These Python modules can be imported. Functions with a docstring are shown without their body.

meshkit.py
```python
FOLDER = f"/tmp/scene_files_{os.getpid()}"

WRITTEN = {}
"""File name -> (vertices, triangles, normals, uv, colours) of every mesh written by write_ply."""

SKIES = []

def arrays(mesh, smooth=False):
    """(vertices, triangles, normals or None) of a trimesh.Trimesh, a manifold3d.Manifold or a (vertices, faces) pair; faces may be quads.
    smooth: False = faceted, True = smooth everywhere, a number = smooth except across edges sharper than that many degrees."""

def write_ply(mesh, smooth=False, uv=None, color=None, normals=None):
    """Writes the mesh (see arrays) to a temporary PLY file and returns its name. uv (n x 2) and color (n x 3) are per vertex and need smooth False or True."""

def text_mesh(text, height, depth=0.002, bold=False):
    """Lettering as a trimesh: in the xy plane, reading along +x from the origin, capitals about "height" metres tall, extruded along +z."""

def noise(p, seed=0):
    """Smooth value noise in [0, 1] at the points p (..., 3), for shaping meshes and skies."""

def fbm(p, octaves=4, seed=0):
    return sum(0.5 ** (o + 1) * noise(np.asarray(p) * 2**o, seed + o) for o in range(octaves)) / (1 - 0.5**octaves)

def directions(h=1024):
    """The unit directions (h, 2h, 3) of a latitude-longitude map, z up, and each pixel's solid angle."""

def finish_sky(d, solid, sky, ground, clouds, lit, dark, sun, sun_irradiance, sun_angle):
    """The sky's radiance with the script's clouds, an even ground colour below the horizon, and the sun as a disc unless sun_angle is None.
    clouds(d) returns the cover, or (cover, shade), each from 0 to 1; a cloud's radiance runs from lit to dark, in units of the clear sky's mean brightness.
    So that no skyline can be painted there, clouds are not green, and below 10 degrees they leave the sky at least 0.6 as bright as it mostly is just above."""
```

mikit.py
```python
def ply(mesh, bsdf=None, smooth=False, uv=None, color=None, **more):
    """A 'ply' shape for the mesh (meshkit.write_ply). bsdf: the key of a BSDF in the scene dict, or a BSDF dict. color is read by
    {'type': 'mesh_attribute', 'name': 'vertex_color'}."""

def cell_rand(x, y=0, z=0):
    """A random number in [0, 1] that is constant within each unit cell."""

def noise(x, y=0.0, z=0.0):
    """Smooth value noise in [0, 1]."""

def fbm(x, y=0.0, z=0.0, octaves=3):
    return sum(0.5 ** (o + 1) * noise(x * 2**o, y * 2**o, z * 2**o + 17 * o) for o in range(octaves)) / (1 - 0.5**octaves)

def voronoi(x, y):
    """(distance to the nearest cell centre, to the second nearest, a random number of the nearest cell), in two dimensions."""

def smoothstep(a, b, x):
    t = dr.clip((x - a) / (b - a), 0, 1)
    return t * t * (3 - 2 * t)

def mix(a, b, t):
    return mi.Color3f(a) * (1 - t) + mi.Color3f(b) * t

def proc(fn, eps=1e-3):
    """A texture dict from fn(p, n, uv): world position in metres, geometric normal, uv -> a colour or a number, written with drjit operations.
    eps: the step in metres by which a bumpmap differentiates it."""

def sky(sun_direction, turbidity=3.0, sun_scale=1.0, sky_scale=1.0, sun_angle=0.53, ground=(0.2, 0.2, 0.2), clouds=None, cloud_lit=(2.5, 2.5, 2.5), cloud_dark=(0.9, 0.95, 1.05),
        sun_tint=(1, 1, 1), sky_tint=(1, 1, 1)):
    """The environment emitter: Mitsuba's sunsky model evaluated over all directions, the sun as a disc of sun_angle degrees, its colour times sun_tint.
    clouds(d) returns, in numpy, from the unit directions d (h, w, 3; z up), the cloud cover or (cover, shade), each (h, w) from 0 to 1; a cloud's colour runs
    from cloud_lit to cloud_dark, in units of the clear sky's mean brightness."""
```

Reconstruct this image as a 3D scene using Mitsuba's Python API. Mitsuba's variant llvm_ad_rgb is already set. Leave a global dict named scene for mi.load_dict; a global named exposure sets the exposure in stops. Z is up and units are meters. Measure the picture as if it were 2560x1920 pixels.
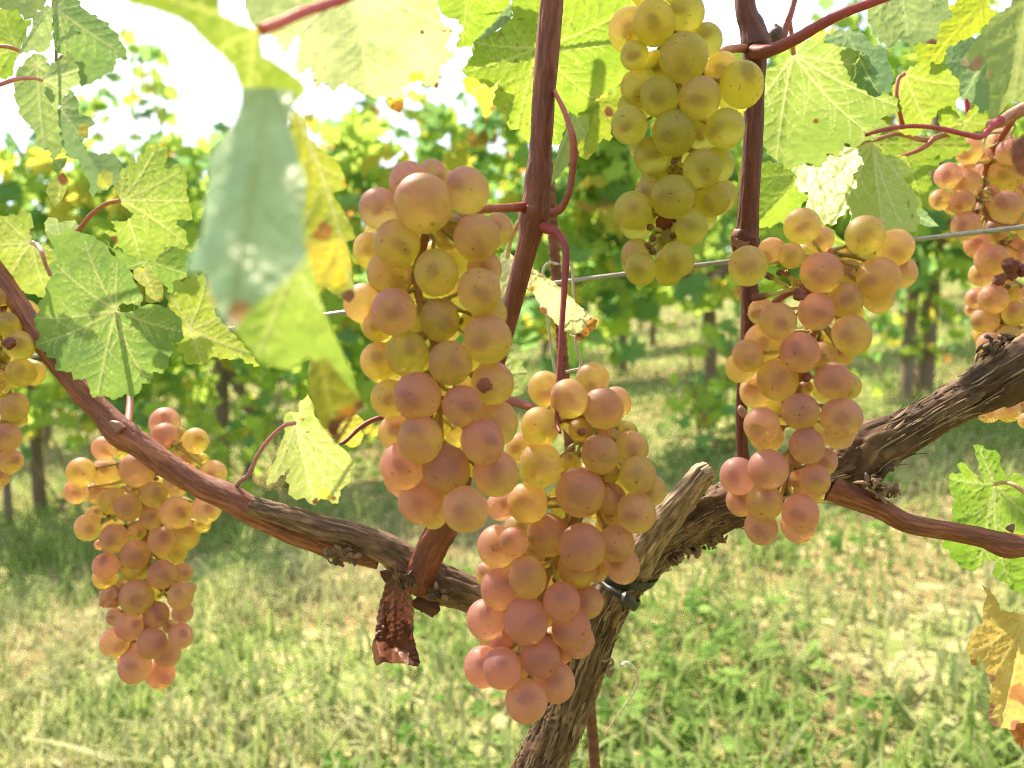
import math, random
import numpy as np
import trimesh, shapely
from scipy.spatial import Delaunay, cKDTree
import drjit as dr
import mitsuba as mi
import mikit, meshkit

T = mi.ScalarTransform4f
scene, labels = {}, {}
RNG = np.random.default_rng(7)

# ------------------------------------------------------------------ camera, sky, exposure
F_PX = 1971.0                      # focal length in pixels of the 2560 px wide photograph
CAM = np.array([0.0, 0.0, 0.74])   # hand-held at the height of the fruit
PITCH = math.radians(-7.0)
FWD = np.array([0, math.cos(PITCH), math.sin(PITCH)])
RIGHT = np.array([1.0, 0, 0])
UP = np.cross(RIGHT, FWD)
SLOPE = 0.12                       # the vineyard climbs to the right
scene['camera'] = {'type': 'thinlens', 'fov': math.degrees(2 * math.atan(1280 / F_PX)), 'fov_axis': 'x',
                   'to_world': T().look_at(origin=CAM.tolist(), target=(CAM + FWD).tolist(), up=[0, 0, 1]),
                   'aperture_radius': 0.0015, 'focus_distance': 0.355, 'near_clip': 0.02, 'far_clip': 400.0}
SUN = np.array([-0.42, 0.62, 0.80])


def cloud_cover(d):
    n = meshkit.fbm(np.stack([d[..., 0] * 2.2, d[..., 1] * 2.2, d[..., 2] * 4 + 3], -1), 4, 5)
    return np.clip(0.62 + 1.2 * (n - 0.45), 0.35, 0.95)


scene['sky'] = mikit.sky(SUN.tolist(), turbidity=3.5, sun_scale=1.0, sun_angle=1.2, clouds=cloud_cover, cloud_lit=(1.9, 1.9, 1.9), cloud_dark=(1.0, 1.0, 1.05))
exposure = 3.3

# ------------------------------------------------------------------ helpers
CROPS = {'D': (0, 0, 1.15732), 1: (0, 0, .40687), 2: (800, 0, .40687), 3: (1660, 0, .40687), 4: (0, 600, .40687), 5: (800, 600, .40687),
         6: (1660, 600, .40687), 7: (800, 1245, .40687), 8: (1660, 1245, .40687), 'C1': (1480, 0, .217), 'C2': (1480, 360, .217),
         'E1': (120, 1000, .217), 'E2': (120, 1360, .217), 'F': (0, 680, .33755), 'G1': (2260, 300, .24116), 'G2': (2260, 680, .24116)}


def px(crop, pts):
    x0, y0, s = CROPS[crop]
    p = np.asarray(pts, float)
    return np.stack([x0 + p[..., 0] * s, y0 + p[..., 1] * s], -1)


def at(p, depth):
    """The point of the place seen at photograph pixel p, depth metres in front of the camera."""
    p, depth = np.asarray(p, float), np.asarray(depth, float)[..., None]
    return CAM + depth * (FWD + RIGHT * ((p[..., :1] - 1280) / F_PX) - UP * ((p[..., 1:2] - 960) / F_PX))


def key_for(name, parent=None):
    base = f'{parent}__{name}' if parent else name
    k, i = base, 0
    while k in scene or k in labels:
        i += 1
        k = f'{base}_{i:03d}'
    return k


def thing(name, label, cat, group=None):
    k = key_for(name)
    labels[k] = {'label': label, 'category': cat}
    if group:
        labels[k]['group'] = group
    return k


def put(name, mesh, bsdf, parent=None, smooth=True, color=None, uv=None, label=None, kind=None, cat=None, group=None):
    k = key_for(name, parent)
    scene[k] = mikit.ply(mesh, bsdf, smooth=smooth, color=color, uv=uv)
    d = {n: v for n, v in (('label', label), ('kind', kind), ('category', cat), ('group', group)) if v}
    if d:
        labels[k] = d
    return k


def catmull(P, n):
    """A smooth curve through the rows of P (any number of columns)."""
    P = np.asarray(P, float)
    Q = np.vstack([2 * P[0] - P[1], P, 2 * P[-1] - P[-2]])
    out = []
    for i in range(len(P) - 1):
        t = np.linspace(0, 1, n, endpoint=False)[:, None]
        a, b, c, d = Q[i:i + 4]
        out.append(0.5 * ((2 * b) + (c - a) * t + (2 * a - 5 * b + 4 * c - d) * t ** 2 + (3 * b - a - 3 * c + d) * t ** 3))
    return np.vstack(out + [P[-1:]])


def smoothstep(a, b, x):
    t = np.clip((np.asarray(x, float) - a) / (b - a), 0, 1)
    return t * t * (3 - 2 * t)


def lerp(a, b, t):
    return np.asarray(a, float) + (np.asarray(b, float) - np.asarray(a, float)) * np.asarray(t)[..., None]


def tube(P, R, sides=12, rough=None, cap=True):
    """Closed tube; rough(angle, s, i) multiplies the radius. Returns vertices, faces, (angle, s) per vertex."""
    P, R = np.asarray(P, float), np.broadcast_to(np.asarray(R, float), (len(P),))
    t = np.gradient(P, axis=0)
    t /= np.linalg.norm(t, axis=1, keepdims=True) + 1e-12
    a = np.zeros_like(t)
    ref = np.array([0.13, -0.9, 0.2]) if abs(t[0] @ [0, -1, 0]) < 0.9 else np.array([1.0, 0, 0])
    for i in range(len(P)):
        ref = ref - (ref @ t[i]) * t[i]
        ref /= np.linalg.norm(ref)
        a[i] = ref
    b = np.cross(t, a)
    s = np.r_[0, np.cumsum(np.linalg.norm(np.diff(P, axis=0), axis=1))]
    ang = np.arange(sides) * 2 * np.pi / sides
    A, S = np.meshgrid(ang, s)
    rr = np.repeat(R[:, None], sides, 1)
    if rough is not None:
        rr = rr * rough(A, S)
    v = P[:, None] + rr[..., None] * (np.cos(A)[..., None] * a[:, None] + np.sin(A)[..., None] * b[:, None])
    n = len(P)
    i, j = np.meshgrid(np.arange(n - 1), np.arange(sides), indexing='ij')
    q = np.stack([i * sides + j, i * sides + (j + 1) % sides, (i + 1) * sides + (j + 1) % sides, (i + 1) * sides + j], -1).reshape(-1, 4)
    f = np.vstack([q[:, [0, 1, 2]], q[:, [0, 2, 3]]])
    v = v.reshape(-1, 3)
    AS = np.stack([A.ravel(), S.ravel()], 1)
    if cap:
        k = len(v)
        v = np.vstack([v, P[0], P[-1]])
        j = np.arange(sides)
        f = np.vstack([f, np.stack([np.full(sides, k), (j + 1) % sides, j], 1), np.stack([np.full(sides, k + 1), (n - 1) * sides + j, (n - 1) * sides + (j + 1) % sides], 1)])
        AS = np.vstack([AS, [0, s[0]], [0, s[-1]]])
    return v, f, AS


def join(parts):
    """[(v, f, c)] -> one (v, f), colours."""
    vs, fs, cs, k = [], [], [], 0
    for v, f, c in parts:
        vs.append(v); fs.append(np.asarray(f) + k); cs.append(np.broadcast_to(c, v.shape)); k += len(v)
    return (np.vstack(vs), np.vstack(fs)), np.vstack(cs)


# ------------------------------------------------------------------ materials
VC = {'type': 'mesh_attribute', 'name': 'vertex_color'}
scene['wood_look'] = {'type': 'twosided', 'bsdf': {'type': 'principled', 'base_color': VC, 'roughness': 0.75, 'specular': 0.35}}
scene['cane_look'] = {'type': 'twosided', 'bsdf': {'type': 'principled', 'base_color': VC, 'roughness': 0.55, 'specular': 0.4}}
scene['leaf_look'] = {'type': 'blendbsdf', 'weight': 0.30,
                      'a': {'type': 'principledthin', 'base_color': VC, 'roughness': 0.6, 'diff_trans': 1.45, 'spec_trans': 0.0, 'eta': 1.4},
                      'b': {'type': 'twosided', 'bsdf': {'type': 'principled', 'base_color': VC, 'roughness': 0.42, 'specular': 0.55}}}
scene['far_leaf_look'] = {'type': 'principledthin', 'base_color': VC, 'roughness': 0.6, 'diff_trans': 1.4, 'spec_trans': 0.0, 'eta': 1.4}
scene['grass_look'] = {'type': 'principledthin', 'base_color': VC, 'roughness': 0.6, 'diff_trans': 0.9, 'spec_trans': 0.0, 'eta': 1.4}
scene['steel_look'] = {'type': 'twosided', 'bsdf': {'type': 'principled', 'base_color': {'type': 'rgb', 'value': [0.34, 0.33, 0.31]}, 'metallic': 0.7, 'roughness': 0.42}}
scene['tie_look'] = {'type': 'twosided', 'bsdf': {'type': 'principled', 'base_color': {'type': 'rgb', 'value': [0.018, 0.017, 0.018]}, 'roughness': 0.45}}


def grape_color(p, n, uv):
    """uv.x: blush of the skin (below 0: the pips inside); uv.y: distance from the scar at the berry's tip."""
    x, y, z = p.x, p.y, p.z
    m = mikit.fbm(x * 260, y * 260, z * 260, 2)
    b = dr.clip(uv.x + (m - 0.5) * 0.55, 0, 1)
    ripe_shaded = mikit.mix((0.64, 0.60, 0.07), (0.88, 0.67, 0.235), mikit.smoothstep(0.05, 0.35, b))  # olive end: greener berries, plus shade over the top bunch put into the colour
    c = mikit.mix(ripe_shaded, (0.73, 0.35, 0.41), mikit.smoothstep(0.22, 0.75, b))
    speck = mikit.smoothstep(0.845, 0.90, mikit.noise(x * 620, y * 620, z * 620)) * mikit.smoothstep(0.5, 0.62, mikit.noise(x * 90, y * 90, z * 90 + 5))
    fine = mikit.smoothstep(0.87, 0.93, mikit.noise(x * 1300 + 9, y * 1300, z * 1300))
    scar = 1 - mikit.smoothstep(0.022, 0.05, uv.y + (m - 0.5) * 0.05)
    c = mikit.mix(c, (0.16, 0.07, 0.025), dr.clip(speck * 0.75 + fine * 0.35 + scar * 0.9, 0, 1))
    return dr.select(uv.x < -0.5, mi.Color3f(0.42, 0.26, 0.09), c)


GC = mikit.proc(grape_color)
def flesh_tint(p, n, uv):
    """What the skin lets through to and from the flesh: clear yellow, pinker where it blushes."""
    c = mikit.mix((0.97, 0.935, 0.42), (0.96, 0.68, 0.70), mikit.smoothstep(0.1, 0.75, uv.x))
    return dr.select(uv.x < -0.5, mi.Color3f(0.70, 0.50, 0.22), c)


def grape_bloom(p, n, uv):
    """The waxy bloom on the skin: greyer than the flesh below it."""
    m = mikit.noise(p.x * 300, p.y * 300, p.z * 300)
    c = mikit.mix((0.38, 0.37, 0.17), (0.60, 0.38, 0.43), dr.clip(uv.x * 1.35 + (m - 0.5) * 0.3, 0, 1))
    return dr.select(uv.x < -0.5, mi.Color3f(0.06, 0.03, 0.015), c)


scene['flesh'] = {'type': 'homogeneous', 'albedo': {'type': 'rgb', 'value': [0.99, 0.965, 0.68]}, 'sigma_t': 70.0, 'phase': {'type': 'hg', 'g': 0.75}}
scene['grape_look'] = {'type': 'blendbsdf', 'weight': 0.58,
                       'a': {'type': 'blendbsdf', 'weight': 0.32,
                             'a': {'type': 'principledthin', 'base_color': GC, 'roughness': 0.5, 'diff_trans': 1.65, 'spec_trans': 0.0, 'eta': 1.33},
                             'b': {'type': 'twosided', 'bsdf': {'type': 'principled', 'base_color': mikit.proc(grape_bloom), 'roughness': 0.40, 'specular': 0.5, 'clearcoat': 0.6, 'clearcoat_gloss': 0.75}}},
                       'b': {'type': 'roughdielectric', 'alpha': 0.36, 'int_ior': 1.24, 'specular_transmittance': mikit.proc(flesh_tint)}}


def ground_color(p, n, uv):
    m = mikit.fbm(p.x * 2.5, p.y * 2.5, 0, 4)
    g = mikit.fbm(p.x * 30, p.y * 30, 3, 3)
    c = mikit.mix((0.20, 0.165, 0.08), (0.17, 0.22, 0.07), mikit.smoothstep(0.35, 0.6, m))
    return mikit.mix(c, (0.40, 0.36, 0.19), mikit.smoothstep(0.5, 0.75, g) * 0.8)


scene['ground_look'] = {'type': 'twosided', 'bsdf': {'type': 'diffuse', 'reflectance': mikit.proc(ground_color)}}

# ------------------------------------------------------------------ ground


def ground_z(x, y):
    p = np.stack([np.asarray(x, float), np.asarray(y, float), np.zeros_like(np.asarray(x, float))], -1)
    return SLOPE * np.asarray(x, float) + 0.10 * (meshkit.fbm(p * 0.7, 3, 3) - 0.5)


gx = np.r_[np.linspace(-90, -8, 24), np.linspace(-7.8, 7.8, 131), np.linspace(8, 90, 24)]
gy = np.r_[np.linspace(-40, -2, 12), np.linspace(-1.8, 16, 149), np.linspace(17, 160, 32)]
X, Y = np.meshgrid(gx, gy)
V = np.stack([X, Y, ground_z(X, Y)], -1).reshape(-1, 3)
i, j = np.meshgrid(np.arange(len(gy) - 1), np.arange(len(gx) - 1), indexing='ij')
w = len(gx)
q = np.stack([i * w + j, i * w + j + 1, (i + 1) * w + j + 1, (i + 1) * w + j], -1).reshape(-1, 4)
put('ground', (V, q), 'ground_look', kind='structure', label='grassy vineyard ground rising to the right between the rows')

# ------------------------------------------------------------------ the vines of the rows behind
LEAF2D = np.array([[0, -.1], [.25, -.42], [.62, -.38], [.58, -.05], [.98, .12], [.66, .38], [.72, .72], [.32, .62], [0, 1.05],
                   [-.32, .62], [-.72, .72], [-.66, .38], [-.98, .12], [-.58, -.05], [-.62, -.38], [-.25, -.42]])


def leaf_cards(centers, size, normals, rng, colors):
    """Small lobed leaves, each folded along its midrib."""
    n, m = len(centers), len(LEAF2D)
    nz = normals / np.linalg.norm(normals, axis=1, keepdims=True)
    down = np.array([0, 0, -1.0]) + rng.normal(0, .45, (n, 3))
    ty = down - (down * nz).sum(1, keepdims=True) * nz
    ty /= np.linalg.norm(ty, axis=1, keepdims=True)
    tx = np.cross(ty, nz)
    loc = np.repeat(LEAF2D[None], n, 0) * rng.uniform(.82, 1.18, (n, m, 1))
    zz = (-0.28 * np.abs(loc[..., 0]) + rng.normal(0, .09, (n, m))) + rng.uniform(-.35, .2, (n, 1)) * loc[..., 1] ** 2
    v = centers[:, None] + size[:, None, None] * (loc[..., :1] * tx[:, None] + loc[..., 1:] * ty[:, None] + zz[..., None] * nz[:, None])
    c0 = centers[:, None] + size[:, None, None] * (.25 * ty[:, None])
    v = np.concatenate([v, c0], 1).reshape(-1, 3)
    k = np.arange(m)
    f = np.stack([np.full(m, m), k, (k + 1) % m], 1)
    f = (f[None] + (np.arange(n) * (m + 1))[:, None, None]).reshape(-1, 3)
    c = np.repeat(colors[:, None], m + 1, 1).reshape(-1, 3)
    return v, f, c


def leaf_palette(rng, n, yellow=.05):
    base = np.array([[.34, .50, .09], [.22, .40, .12], [.38, .54, .09], [.16, .31, .12], [.55, .52, .08], [.46, .28, .08]])
    w = np.array([.32, .24, .22, .12, yellow * .8, yellow * .2])
    c = base[rng.choice(6, n, p=w / w.sum())]
    return c * rng.uniform(.85, 1.15, (n, 1))


def row_vine(x, y, rng, label, group, n=420, far=False, top=1.60, low=.40):
    k = thing('row_vine', label, 'grapevine', group)
    z0 = float(ground_z(x, y))
    P = [[x + rng.normal(0, .02), y, z0 - .03], [x + rng.normal(0, .03), y + rng.normal(0, .02), z0 + .3], [x + rng.normal(0, .04), y, z0 + .62], [x + .12, y, z0 + .8]]
    P = catmull(P, 6)
    v, f, a = tube(P, np.linspace(.028, .019, len(P)) * rng.uniform(.9, 1.3), 9, lambda A, S: 1 + .25 * (meshkit.noise(np.stack([A * 3, S * 12, A * 0 + x], -1)) - .5))
    put('trunk', (v, f), 'wood_look', k, color=lerp([.10, .075, .05], [.2, .16, .11], meshkit.noise(v * 40)))
    P = catmull([[x - .5, y, z0 + .74 - SLOPE * .5], [x, y + .02, z0 + .7], [x + .5, y, z0 + .74 + SLOPE * .5]], 6)
    v, f, a = tube(P, .012, 7)
    parts = [(v, f, np.array([.16, .08, .05]))]
    # shoots
    C, S = [], []
    for sx in np.arange(-.48, .5, .12):
        hx = x + sx + rng.normal(0, .02)
        hz = ground_z(hx, y) + .72
        tip = 1.22 if abs(hx + 1.5) < .13 and 3 < y < 4 else rng.uniform(.62, .98) * (top - .72) + (rng.uniform(.15, .5) if rng.random() < .16 else 0)
        Q = catmull([[hx, y, hz], [hx + rng.normal(0, .05), y + rng.normal(0, .05), hz + tip * .5], [hx + rng.normal(0, .09), y + rng.normal(0, .09), hz + tip]], 5)
        v, f, a = tube(Q, np.linspace(.006, .003, len(Q)), 5)
        parts.append((v, f, np.array([.22, .10, .06])))
        m = max(4, int(tip / .05))
        t = rng.uniform(.55 if tip > .9 else 0, 1, m) if tip > .9 else rng.uniform(.2, 1, m)
        q = np.stack([np.interp(t, np.linspace(0, 1, len(Q)), Q[:, j]) for j in range(3)], 1)
        C.append(q + rng.normal(0, .05, (m, 3))); S.append(rng.uniform(.035, .062, m))
    put('canes', *join(parts)[:1], 'cane_look', k, color=join(parts)[1], kind='stuff')
    m = n - sum(map(len, C))
    c = np.stack([x + rng.uniform(-.62, .62, m), y + rng.normal(0, .15, m), np.zeros(m)], 1)
    tp = top + .28 * (meshkit.fbm(np.stack([c[:, 0] * 1.3, c[:, 1] * 0 + y, c[:, 0] * 0], -1), 3, 6) - .5) * 2
    hgt = low + (tp - low) * rng.beta(1.15, 1.05, m)
    c[:, 2] = ground_z(c[:, 0], c[:, 1]) + hgt
    keep = meshkit.noise(np.stack([c[:, 0] * 3.2, c[:, 1] * 2, c[:, 2] * 3.2], -1), 11) > .36
    C.append(c[keep]); S.append(rng.uniform(.05, .095, keep.sum()))
    C, S = np.vstack(C), np.concatenate(S)
    if far:
        S = S * 1.25
    nm = rng.normal(0, .6, C.shape) + np.array([0, -.75, .45])
    col = leaf_palette(rng, len(C), .03 + .12 * (rng.random() < .25))
    put('foliage', *(lambda r: (r[0:2],))(leaf_cards(C, S, nm, rng, col)), 'far_leaf_look', k, smooth=False, color=leaf_cards_color(col), kind='stuff')
    return k


def leaf_cards_color(col):
    return np.repeat(col[:, None], len(LEAF2D) + 1, 1).reshape(-1, 3)


rng = np.random.default_rng(21)
ROWS = [(3.5, -3.3, 3.3, 1.0, 720, 'leafy green vine in the blurred first row behind the fruit', 'vines of the first row behind'),
        (5.6, -4.6, 4.8, 1.05, 560, 'blurred leafy vine in the second row behind the fruit', 'vines of the second row behind'),
        (7.7, -6.4, 6.6, 1.1, 420, 'small blurred vine in the third row behind the fruit', 'vines of the third row behind'),
        (10.2, -8.4, 8.6, 1.25, 320, 'distant blurred vine in the farthest row', 'vines of the farthest row'),
        (-1.25, -4.0, 4.1, 1.0, 420, 'leafy vine of the row at the photographer\'s back, outside the picture', 'vines of the row at the photographer\'s back')]
for y, xa, xb, st, n, lab, grp in ROWS:
    for x in np.arange(xa, xb, st):
        if y == 3.5:
            lab = {-2: 'leafy vine of the first row behind, glimpsed over the left edge bunch', -1: 'leafy vine of the first row behind the blurred hanging leaf', 0: 'dense leafy vine of the first row behind the large bunch',
                   1: 'leafy vine of the first row seen between the two upright canes', 2: 'leafy vine of the first row behind the orange-pink bunch'}.get(round(float(x) + .3), 'leafy green vine of the first row, outside the picture at its end')
        row_vine(x + .12 + rng.normal(0, .06), y + rng.normal(0, .04), rng, lab, grp, n, far=y > 5 or y < 0, low=.40 if x < -.2 else .56)
for zz, lab in ((.74, 'thin grey trellis wire at fruit height along the first row behind'), (1.15, 'thin grey trellis wire higher up along the first row behind')):
    P = np.array([[x, 3.46, SLOPE * x + zz] for x in np.linspace(-4, 4, 9)])
    v, f, a = tube(P, .0016, 6)
    put('row_wire', (v, f), 'steel_look', label=lab, cat='wire', group='wires of the first row behind')


def post(x, y, h, r, label, lean=0.0):
    z0 = float(ground_z(x, y))
    P = np.array([[x, y, z0 - .1], [x + lean * .5, y, z0 + h * .5], [x + lean, y, z0 + h - .015], [x + lean, y, z0 + h]])
    v, f, a = tube(P, [r, r * .97, r * .95, r * .8], 14, lambda A, S: 1 + .08 * (meshkit.noise(np.stack([A * 2.5, S * 6, A * 0], -1)) - .5))
    put('vineyard_post', (v, f), 'wood_look', smooth=40, label=label, cat='post', group='posts of the row behind')
    scene[list(scene)[-1]]['bsdf'] = {'type': 'ref', 'id': 'post_look'}


def post_color(p, n, uv):
    return mikit.mix((.11, .08, .055), (.22, .17, .13), mikit.fbm(p.x * 90, p.y * 90, p.z * 6, 3))


scene['post_look'] = {'type': 'twosided', 'bsdf': {'type': 'principled', 'base_color': mikit.proc(post_color), 'roughness': .85}}
post(-1.31, 3.5, 1.35, .03, 'brown wooden post beside a vine trunk, left of the large bunch', .03)
post(1.95, 3.7, 1.35, .042, 'stout brown wooden post at the right, above the old vine arm')
post(-2.1, 3.2, 1.3, .016, 'thin dark stake at the far left between the leftmost bunches')



def sucker(D, dep, n, rad, label):
    """A low leafy shoot growing from the foot of a vine."""
    rng = np.random.default_rng(int(D[0]))
    c = at(px('D', D), dep)
    k = thing('vine_sucker', label, 'vine shoot', 'low leafy shoots at the feet of the vines')
    C = c + rng.normal(0, 1, (n, 3)) * rad
    C[:, 2] = np.maximum(C[:, 2], ground_z(C[:, 0], C[:, 1]) + .03)
    col = leaf_palette(rng, n, .08) * 1.1
    v, f, _ = leaf_cards(C, rng.uniform(.03, .055, n), rng.normal(0, .5, C.shape) + [0, -.8, .5], rng, col)
    put('foliage', (v, f), 'far_leaf_look', k, smooth=False, color=leaf_cards_color(col), kind='stuff')
    parts = []
    for t in range(7):
        e = C[t]
        b = np.array([c[0] + rng.normal(0, .05), c[1] + rng.normal(0, .05), ground_z(c[0], c[1]) - .02])
        v, f, _ = tube(catmull([b, .5 * (b + e) + rng.normal(0, .02, 3), e], 5), .004, 6)
        parts.append((v, f, np.array([.2, .12, .06])))
    m, cc = join(parts)
    put('canes', m, 'cane_look', k, color=cc, kind='stuff')


sucker((1560, 840), 3.1, 70, [.09, .08, .14], 'low bright green vine shoot seen between the orange-pink bunch and the lower centre bunch')
sucker((600, 850), 3.3, 110, [.22, .10, .12], 'low leafy vine shoots behind the small sunlit leaf')
sucker((160, 880), 3.2, 90, [.22, .10, .10], 'low leafy vine shoots above the lower left bunch')
sucker((390, 1010), 2.9, 60, [.10, .08, .10], 'dark low leafy shoot beside the brown post')
sucker((1960, 690), 3.7, 110, [.16, .12, .13], 'hanging leafy shoots by the stout post at the right')
sucker((800, 800), 3.6, 120, [.25, .12, .12], 'low leafy vine shoots behind the large bunch')

# ------------------------------------------------------------------ grass and weeds
rng = np.random.default_rng(5)


def scatter(n, y0, y1, clump):
    y = y0 + (y1 - y0) * rng.random(n) ** 1.25
    x = rng.uniform(-1.0, 1.0, n) * (y + .6)
    p = np.stack([x, y, x * 0], -1)
    keep = rng.random(n) < .25 + 1.5 * (meshkit.fbm(p * clump, 3, 8) - .22)
    return x[keep], y[keep]


def blades(x, y, hmin, hmax, wid, straw):
    n = len(x)
    z = ground_z(x, y)
    m = meshkit.fbm(np.stack([x * 1.6, y * 1.6, x * 0], -1), 3, 4)
    h = rng.uniform(hmin, hmax, n) * (.6 + .9 * m)
    az, lean = rng.uniform(0, 2 * np.pi, n), rng.gamma(2.0, .28, n)
    d = np.stack([np.cos(az), np.sin(az), az * 0], -1)
    side = np.stack([-np.sin(az + rng.normal(0, .6, n)), np.cos(az), az * 0], -1)
    b = np.stack([x, y, z - .005], -1)
    pts = [(0, 1.0), (.4, .9), (.75, .6), (1, .06)]
    vs = []
    for t, ww in pts:
        c = b + d * (h * lean * t ** 1.8)[:, None] + np.array([0, 0, 1.0]) * (h * t * (1 - .28 * np.minimum(lean, 1.6) * t))[:, None]
        vs += [c - side * (wid * ww)[:, None], c + side * (wid * ww)[:, None]]
    v = np.stack(vs, 1).reshape(-1, 3)
    f = np.array([[0, 1, 3], [0, 3, 2], [2, 3, 5], [2, 5, 4], [4, 5, 7], [4, 7, 6]])
    f = (f[None] + (np.arange(n) * 8)[:, None, None]).reshape(-1, 3)
    dry = rng.random(n) < np.clip(straw + 1.2 * (meshkit.fbm(np.stack([x * 2.3 + 7, y * 2.3, x * 0], -1), 2, 9) - .5), .05, .95)
    green = lerp([.20, .33, .08], [.34, .47, .14], rng.random(n))
    tan = lerp([.52, .47, .29], [.68, .62, .42], rng.random(n))
    mixd = np.clip(.35 * dry + .65 * np.clip(straw + 1.6 * (meshkit.fbm(np.stack([x * 3.1 + 2, y * 3.1, x * 0], -1), 3, 19) - .5), 0, 1), 0, 1)
    c = (green + (tan - green) * mixd[:, None]) * rng.uniform(.76, .92, (n, 1))
    return v, f, np.repeat(c, 8, 0)


parts = []
x, y = scatter(44000, .4, 3.2, 3.0)
parts.append(blades(x, y, .03, .085, rng.uniform(.0026, .006, len(x)), .36))
x, y = scatter(64000, 2.6, 7.5, 2.0)
parts.append(blades(x, y, .03, .09, rng.uniform(.002, .0045, len(x)), .28))
x, y = scatter(30000, 6.5, 18, 1.0)
parts.append(blades(x, y, .04, .10, rng.uniform(.006, .014, len(x)), .30))
(v, f), c = join(parts)
put('grass', (v, f), 'grass_look', smooth=False, color=c, kind='stuff', label='short green and straw-dry grass covering the vineyard floor', cat='grass')
x, y = scatter(9000, .6, 7.0, 1.2)
mk = meshkit.fbm(np.stack([x * 1.3 + 4, y * 1.3, x * 0], -1), 3, 2) > .5
x, y = x[mk], y[mk]
C = np.stack([x, y, ground_z(x, y) + rng.uniform(.01, .05, len(x))], -1)
C += rng.normal(0, .02, C.shape) * [1, 1, .3]
nm = rng.normal(0, .35, C.shape) + [0, -.15, 1]
col = lerp([.13, .26, .055], [.26, .39, .11], rng.random(len(x)))
v, f, c = leaf_cards(C, rng.uniform(.012, .036, len(x)), nm, rng, col)
put('weeds', (v, f), 'grass_look', smooth=False, color=c, kind='stuff', label='low broad-leaved weeds growing among the grass', cat='weeds')

# ------------------------------------------------------------------ the near vine: wood
VINE = thing('grapevine', 'old grapevine with forked brown trunk, red canes and backlit leaves, filling the foreground', 'grapevine')


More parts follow.
